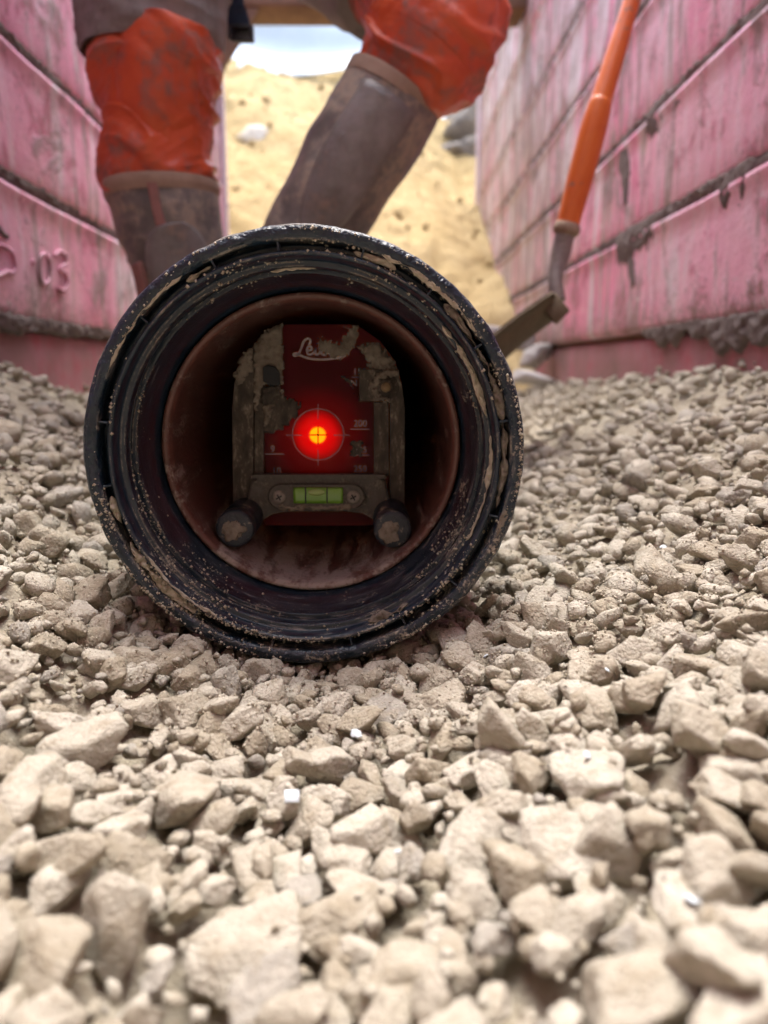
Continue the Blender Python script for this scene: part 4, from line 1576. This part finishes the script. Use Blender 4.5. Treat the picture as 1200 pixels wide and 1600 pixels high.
hipc = Vector((-.19, 1.36, .80))
pts = [((-.19, 1.36, .80), .15), ((-.19, 1.34, .95), .14), ((-.18, 1.28, 1.12), .15), ((-.17, 1.20, 1.26), .10), ((-.165, 1.13, 1.34), .06), ((-.16, 1.09, 1.40), .075), ((-.158, 1.06, 1.49), .088), ((-.156, 1.05, 1.57), .06),
       ((-.37, 1.20, 1.22), .062), ((-.45, 1.14, 1.00), .05), ((-.40, .98, .86), .036), ((-.385, .93, .82), .036),
       ((.03, 1.20, 1.22), .062), ((.15, 1.16, 1.00), .05), ((.12, 1.02, .86), .036), ((.11, .97, .82), .036)]
edges = [(0, 1), (1, 2), (2, 3), (3, 4), (4, 5), (5, 6), (6, 7), (3, 8), (8, 9), (9, 10), (10, 11), (3, 12), (12, 13), (13, 14), (14, 15)]
for base, sx in ((11, -1), (15, 1)):
    b = Vector(pts[base][0])
    for q in range(5):
        o1 = b + Vector((sx * (-.030 + .015 * q) if q else -sx * .045, -.045 - .004 * (2 - abs(q - 2)), -.020 if q else .0))
        o2 = o1 + Vector((0, -.012, -.030 if q else -.02))
        k = len(pts)
        pts += [(tuple(o1), .009), (tuple(o2), .008)]
        edges += [(base, k), (k, k + 1)]
skin_mesh('body', pts, edges, M['skin'], person)
jp = [((-.19, 1.36, .84), .17), ((-.19, 1.34, .97), .16), ((-.18, 1.28, 1.12), .17), ((-.17, 1.20, 1.26), .12), ((-.37, 1.20, 1.22), .075), ((-.45, 1.14, 1.00), .062), ((-.40, .98, .87), .048), ((.03, 1.20, 1.22), .075), ((.15, 1.16, 1.00), .062), ((.12, 1.02, .87), .048)]
skin_mesh('jacket', jp, [(0, 1), (1, 2), (2, 3), (3, 4), (4, 5), (5, 6), (3, 7), (7, 8), (8, 9)], M['orange'], person)
V, f = ICO[3]
V = V[:, :] * np.array([.105, .125, .10])
V[:, 2] = np.maximum(V[:, 2], -.012)
obj('helmet', V + np.array([-.157, 1.055, 1.545]), f, M['sheet'], person)

# ------------------------------------------------------------------ hanging strap with buckle
YS = 1.22
strap = thing('hanging_strap', 'dark navy strap end with a black buckle hanging beside the orange leg', 'strap', at(372, 62, YS))
a, b, c_ = at(340, -150, YS + .03), at(362, 0, YS), at(375, 46, YS)
V, Fc = loft([(a, .0165, .0016), (at(352, -70, YS + .02), .0165, .0016), (b, .0165, .0016), (at(369, 24, YS), .0165, .0016), (c_, .0165, .0016)], n=30, seg=16, power=6)
obj('webbing', V, Fc, M['strap'], strap)
u0, u1 = at(357, 40, YS), at(396, 64, YS)
d = ray(376, 52)
for q0, q1 in (((356, 39), (392, 45)), ((362, 60), (397, 66)), ((356, 42), (363, 63)), ((389, 41), (397, 63))):
    A, B = at(*q0, YS - .004), at(*q1, YS - .004)
    lo, hi = np.minimum(A, B), np.maximum(A, B)
    V, Fc = bevel_box(lo + [0, -.005, 0], hi + [0, .006, 0], .0014)
    obj('buckle_bar', V, Fc, M['buckle'], strap)
A, B = at(362, 44, YS - .001), at(391, 62, YS - .001)
V, Fc = bevel_box(np.minimum(A, B) + [0, -.001, 0], np.maximum(A, B) + [0, .003, 0], .001)
obj('buckle_plate', V, Fc, M['buckle'], strap)

# ------------------------------------------------------------------ shovel
YH = 1.12
shovel = thing('shovel', 'orange handled shovel leaning against the pink wall with its blade behind the pipe', 'shovel', at(800, 555, YH))
top_, mid_, low_ = at(992, -14, YH + .03), at(936, 168, YH), at(886, 355, YH)
dirn = (top_ - mid_) / np.linalg.norm(top_ - mid_)
far_top = top_ + dirn * .36
k = YH / F_PX
V, Fc = loft([(far_top, 11.62 * k, 11.62 * k), (top_, 12.45 * k, 12.45 * k), (mid_ + (top_ - mid_) * .5, 14.11 * k, 14.11 * k), (mid_ + (top_ - mid_) * .02, 15.77 * k, 15.77 * k)], n=30, seg=28)
obj('shaft', V, Fc, M['shovel_orange'], shovel)
V, Fc = loft([(mid_ + (top_ - mid_) * .025, 16.18 * k, 16.18 * k), (mid_, 17.43 * k, 17.43 * k), (mid_ + (low_ - mid_) * .2, 19.5 * k, 19.5 * k), (mid_ + (low_ - mid_) * .6, 19.09 * k, 19.09 * k), (low_, 16.6 * k, 16.6 * k)], n=36, seg=28)
obj('grip_sleeve', V, Fc, M['shovel_orange'], shovel)
V, Fc = loft([(low_ + (mid_ - low_) * .03, 17.43 * k, 17.43 * k), (low_, 19.92 * k, 19.92 * k), (at(884.5, 362, YH), 19.92 * k, 19.92 * k), (at(883, 368, YH), 14.94 * k, 14.94 * k)], n=14, seg=28)
obj('ferrule', V, Fc, M['boot_trim'], shovel)
V, Fc = loft([(at(884, 362, YH), 14.11 * k, 14.11 * k), (at(877, 392, YH), 15 * k, 14 * k), (at(870, 420, YH - .005), 12 * k, 12 * k), (at(868, 445, YH - .012), 11.5 * k, 11 * k), (at(872, 470, YH - .02), 12 * k, 8 * k)], n=26, seg=20)
obj('neck', V, Fc, M['steel'], shovel)
# blade: a dished plate seen nearly edge on, running down behind the pipe
nb, mb = 24, 16
A, B = at(874, 474, YH - .02), at(742, 606, YH - .12)
ax = (B - A)
nrm = np.array([ax[2], 0, -ax[0]])
nrm /= np.linalg.norm(nrm)
wd = np.array([.21, 1.0, .07])
wd /= np.linalg.norm(wd)
rows = []
for sgn in (0, 1):
    for i in range(nb):
        t = i / (nb - 1)
        hw = .100 * (1 - .75 * max(0, (t - .55) / .45) ** 2.2) * (1 if t > .02 else .85)
        for j in range(mb):
            s = -1 + 2 * j / (mb - 1)
            p = A + ax * t * 1.15 + wd * (s * hw) + nrm * (.032 * s * s - .016 + .014 * sin(t * 2.4)) + nrm * (.0035 * sgn)
            rows.append(p)
F1_ = grid_faces(nb, mb)
Fc = [tuple(q) for q in F1_] + [tuple(q[::-1] + nb * mb) for q in F1_]
nn = nb * mb
bd = [i * mb for i in range(nb)] + [(nb - 1) * mb + j for j in range(1, mb)] + [i * mb + mb - 1 for i in range(nb - 2, -1, -1)] + list(range(mb - 2, 0, -1))
Fc += [(bd[i], bd[(i + 1) % len(bd)], nn + bd[(i + 1) % len(bd)], nn + bd[i]) for i in range(len(bd))]
obj('blade', rows, Fc, M['blade'], shovel)
V, Fc = bevel_box((-.016, -.05, -.004), (.016, .05, .030), .003)
V = np.array(V)
e1 = ax / np.linalg.norm(ax)
V = A + e1 * (V[:, 2:3]) * 1.0 + wd * V[:, 1:2] * 1.6 + nrm * V[:, 0:1]
obj('tread', V, Fc, M['blade'], shovel)

# ------------------------------------------------------------------ debris by the far foot of the right wall
p = at(795, 530, 2.35)
V, Fc = bevel_box((-.10, -.06, -.028), (.06, .06, .028), .008)
o = obj('concrete_slab', V, Fc, M['slab'])
o.location, o.rotation_euler = Vector(p.tolist()), (.05, .12, .3)
o['label'], o['category'] = 'flat pale grey slab at the foot of the sand, behind the shovel blade', 'slab'
for n, (u, v, Y, s, lab) in enumerate(((818, 588, 2.1, (.042, .036, .020), 'grey flat stone under the shovel blade by the pink wall'),
                                       (832, 560, 2.25, (.035, .035, .028), 'small grey stone stacked above the flat stone by the pink wall'))):
    rock('grey_stone', at(u, v, Y), s, M['slab'], 50 + n, lab, 'stone')
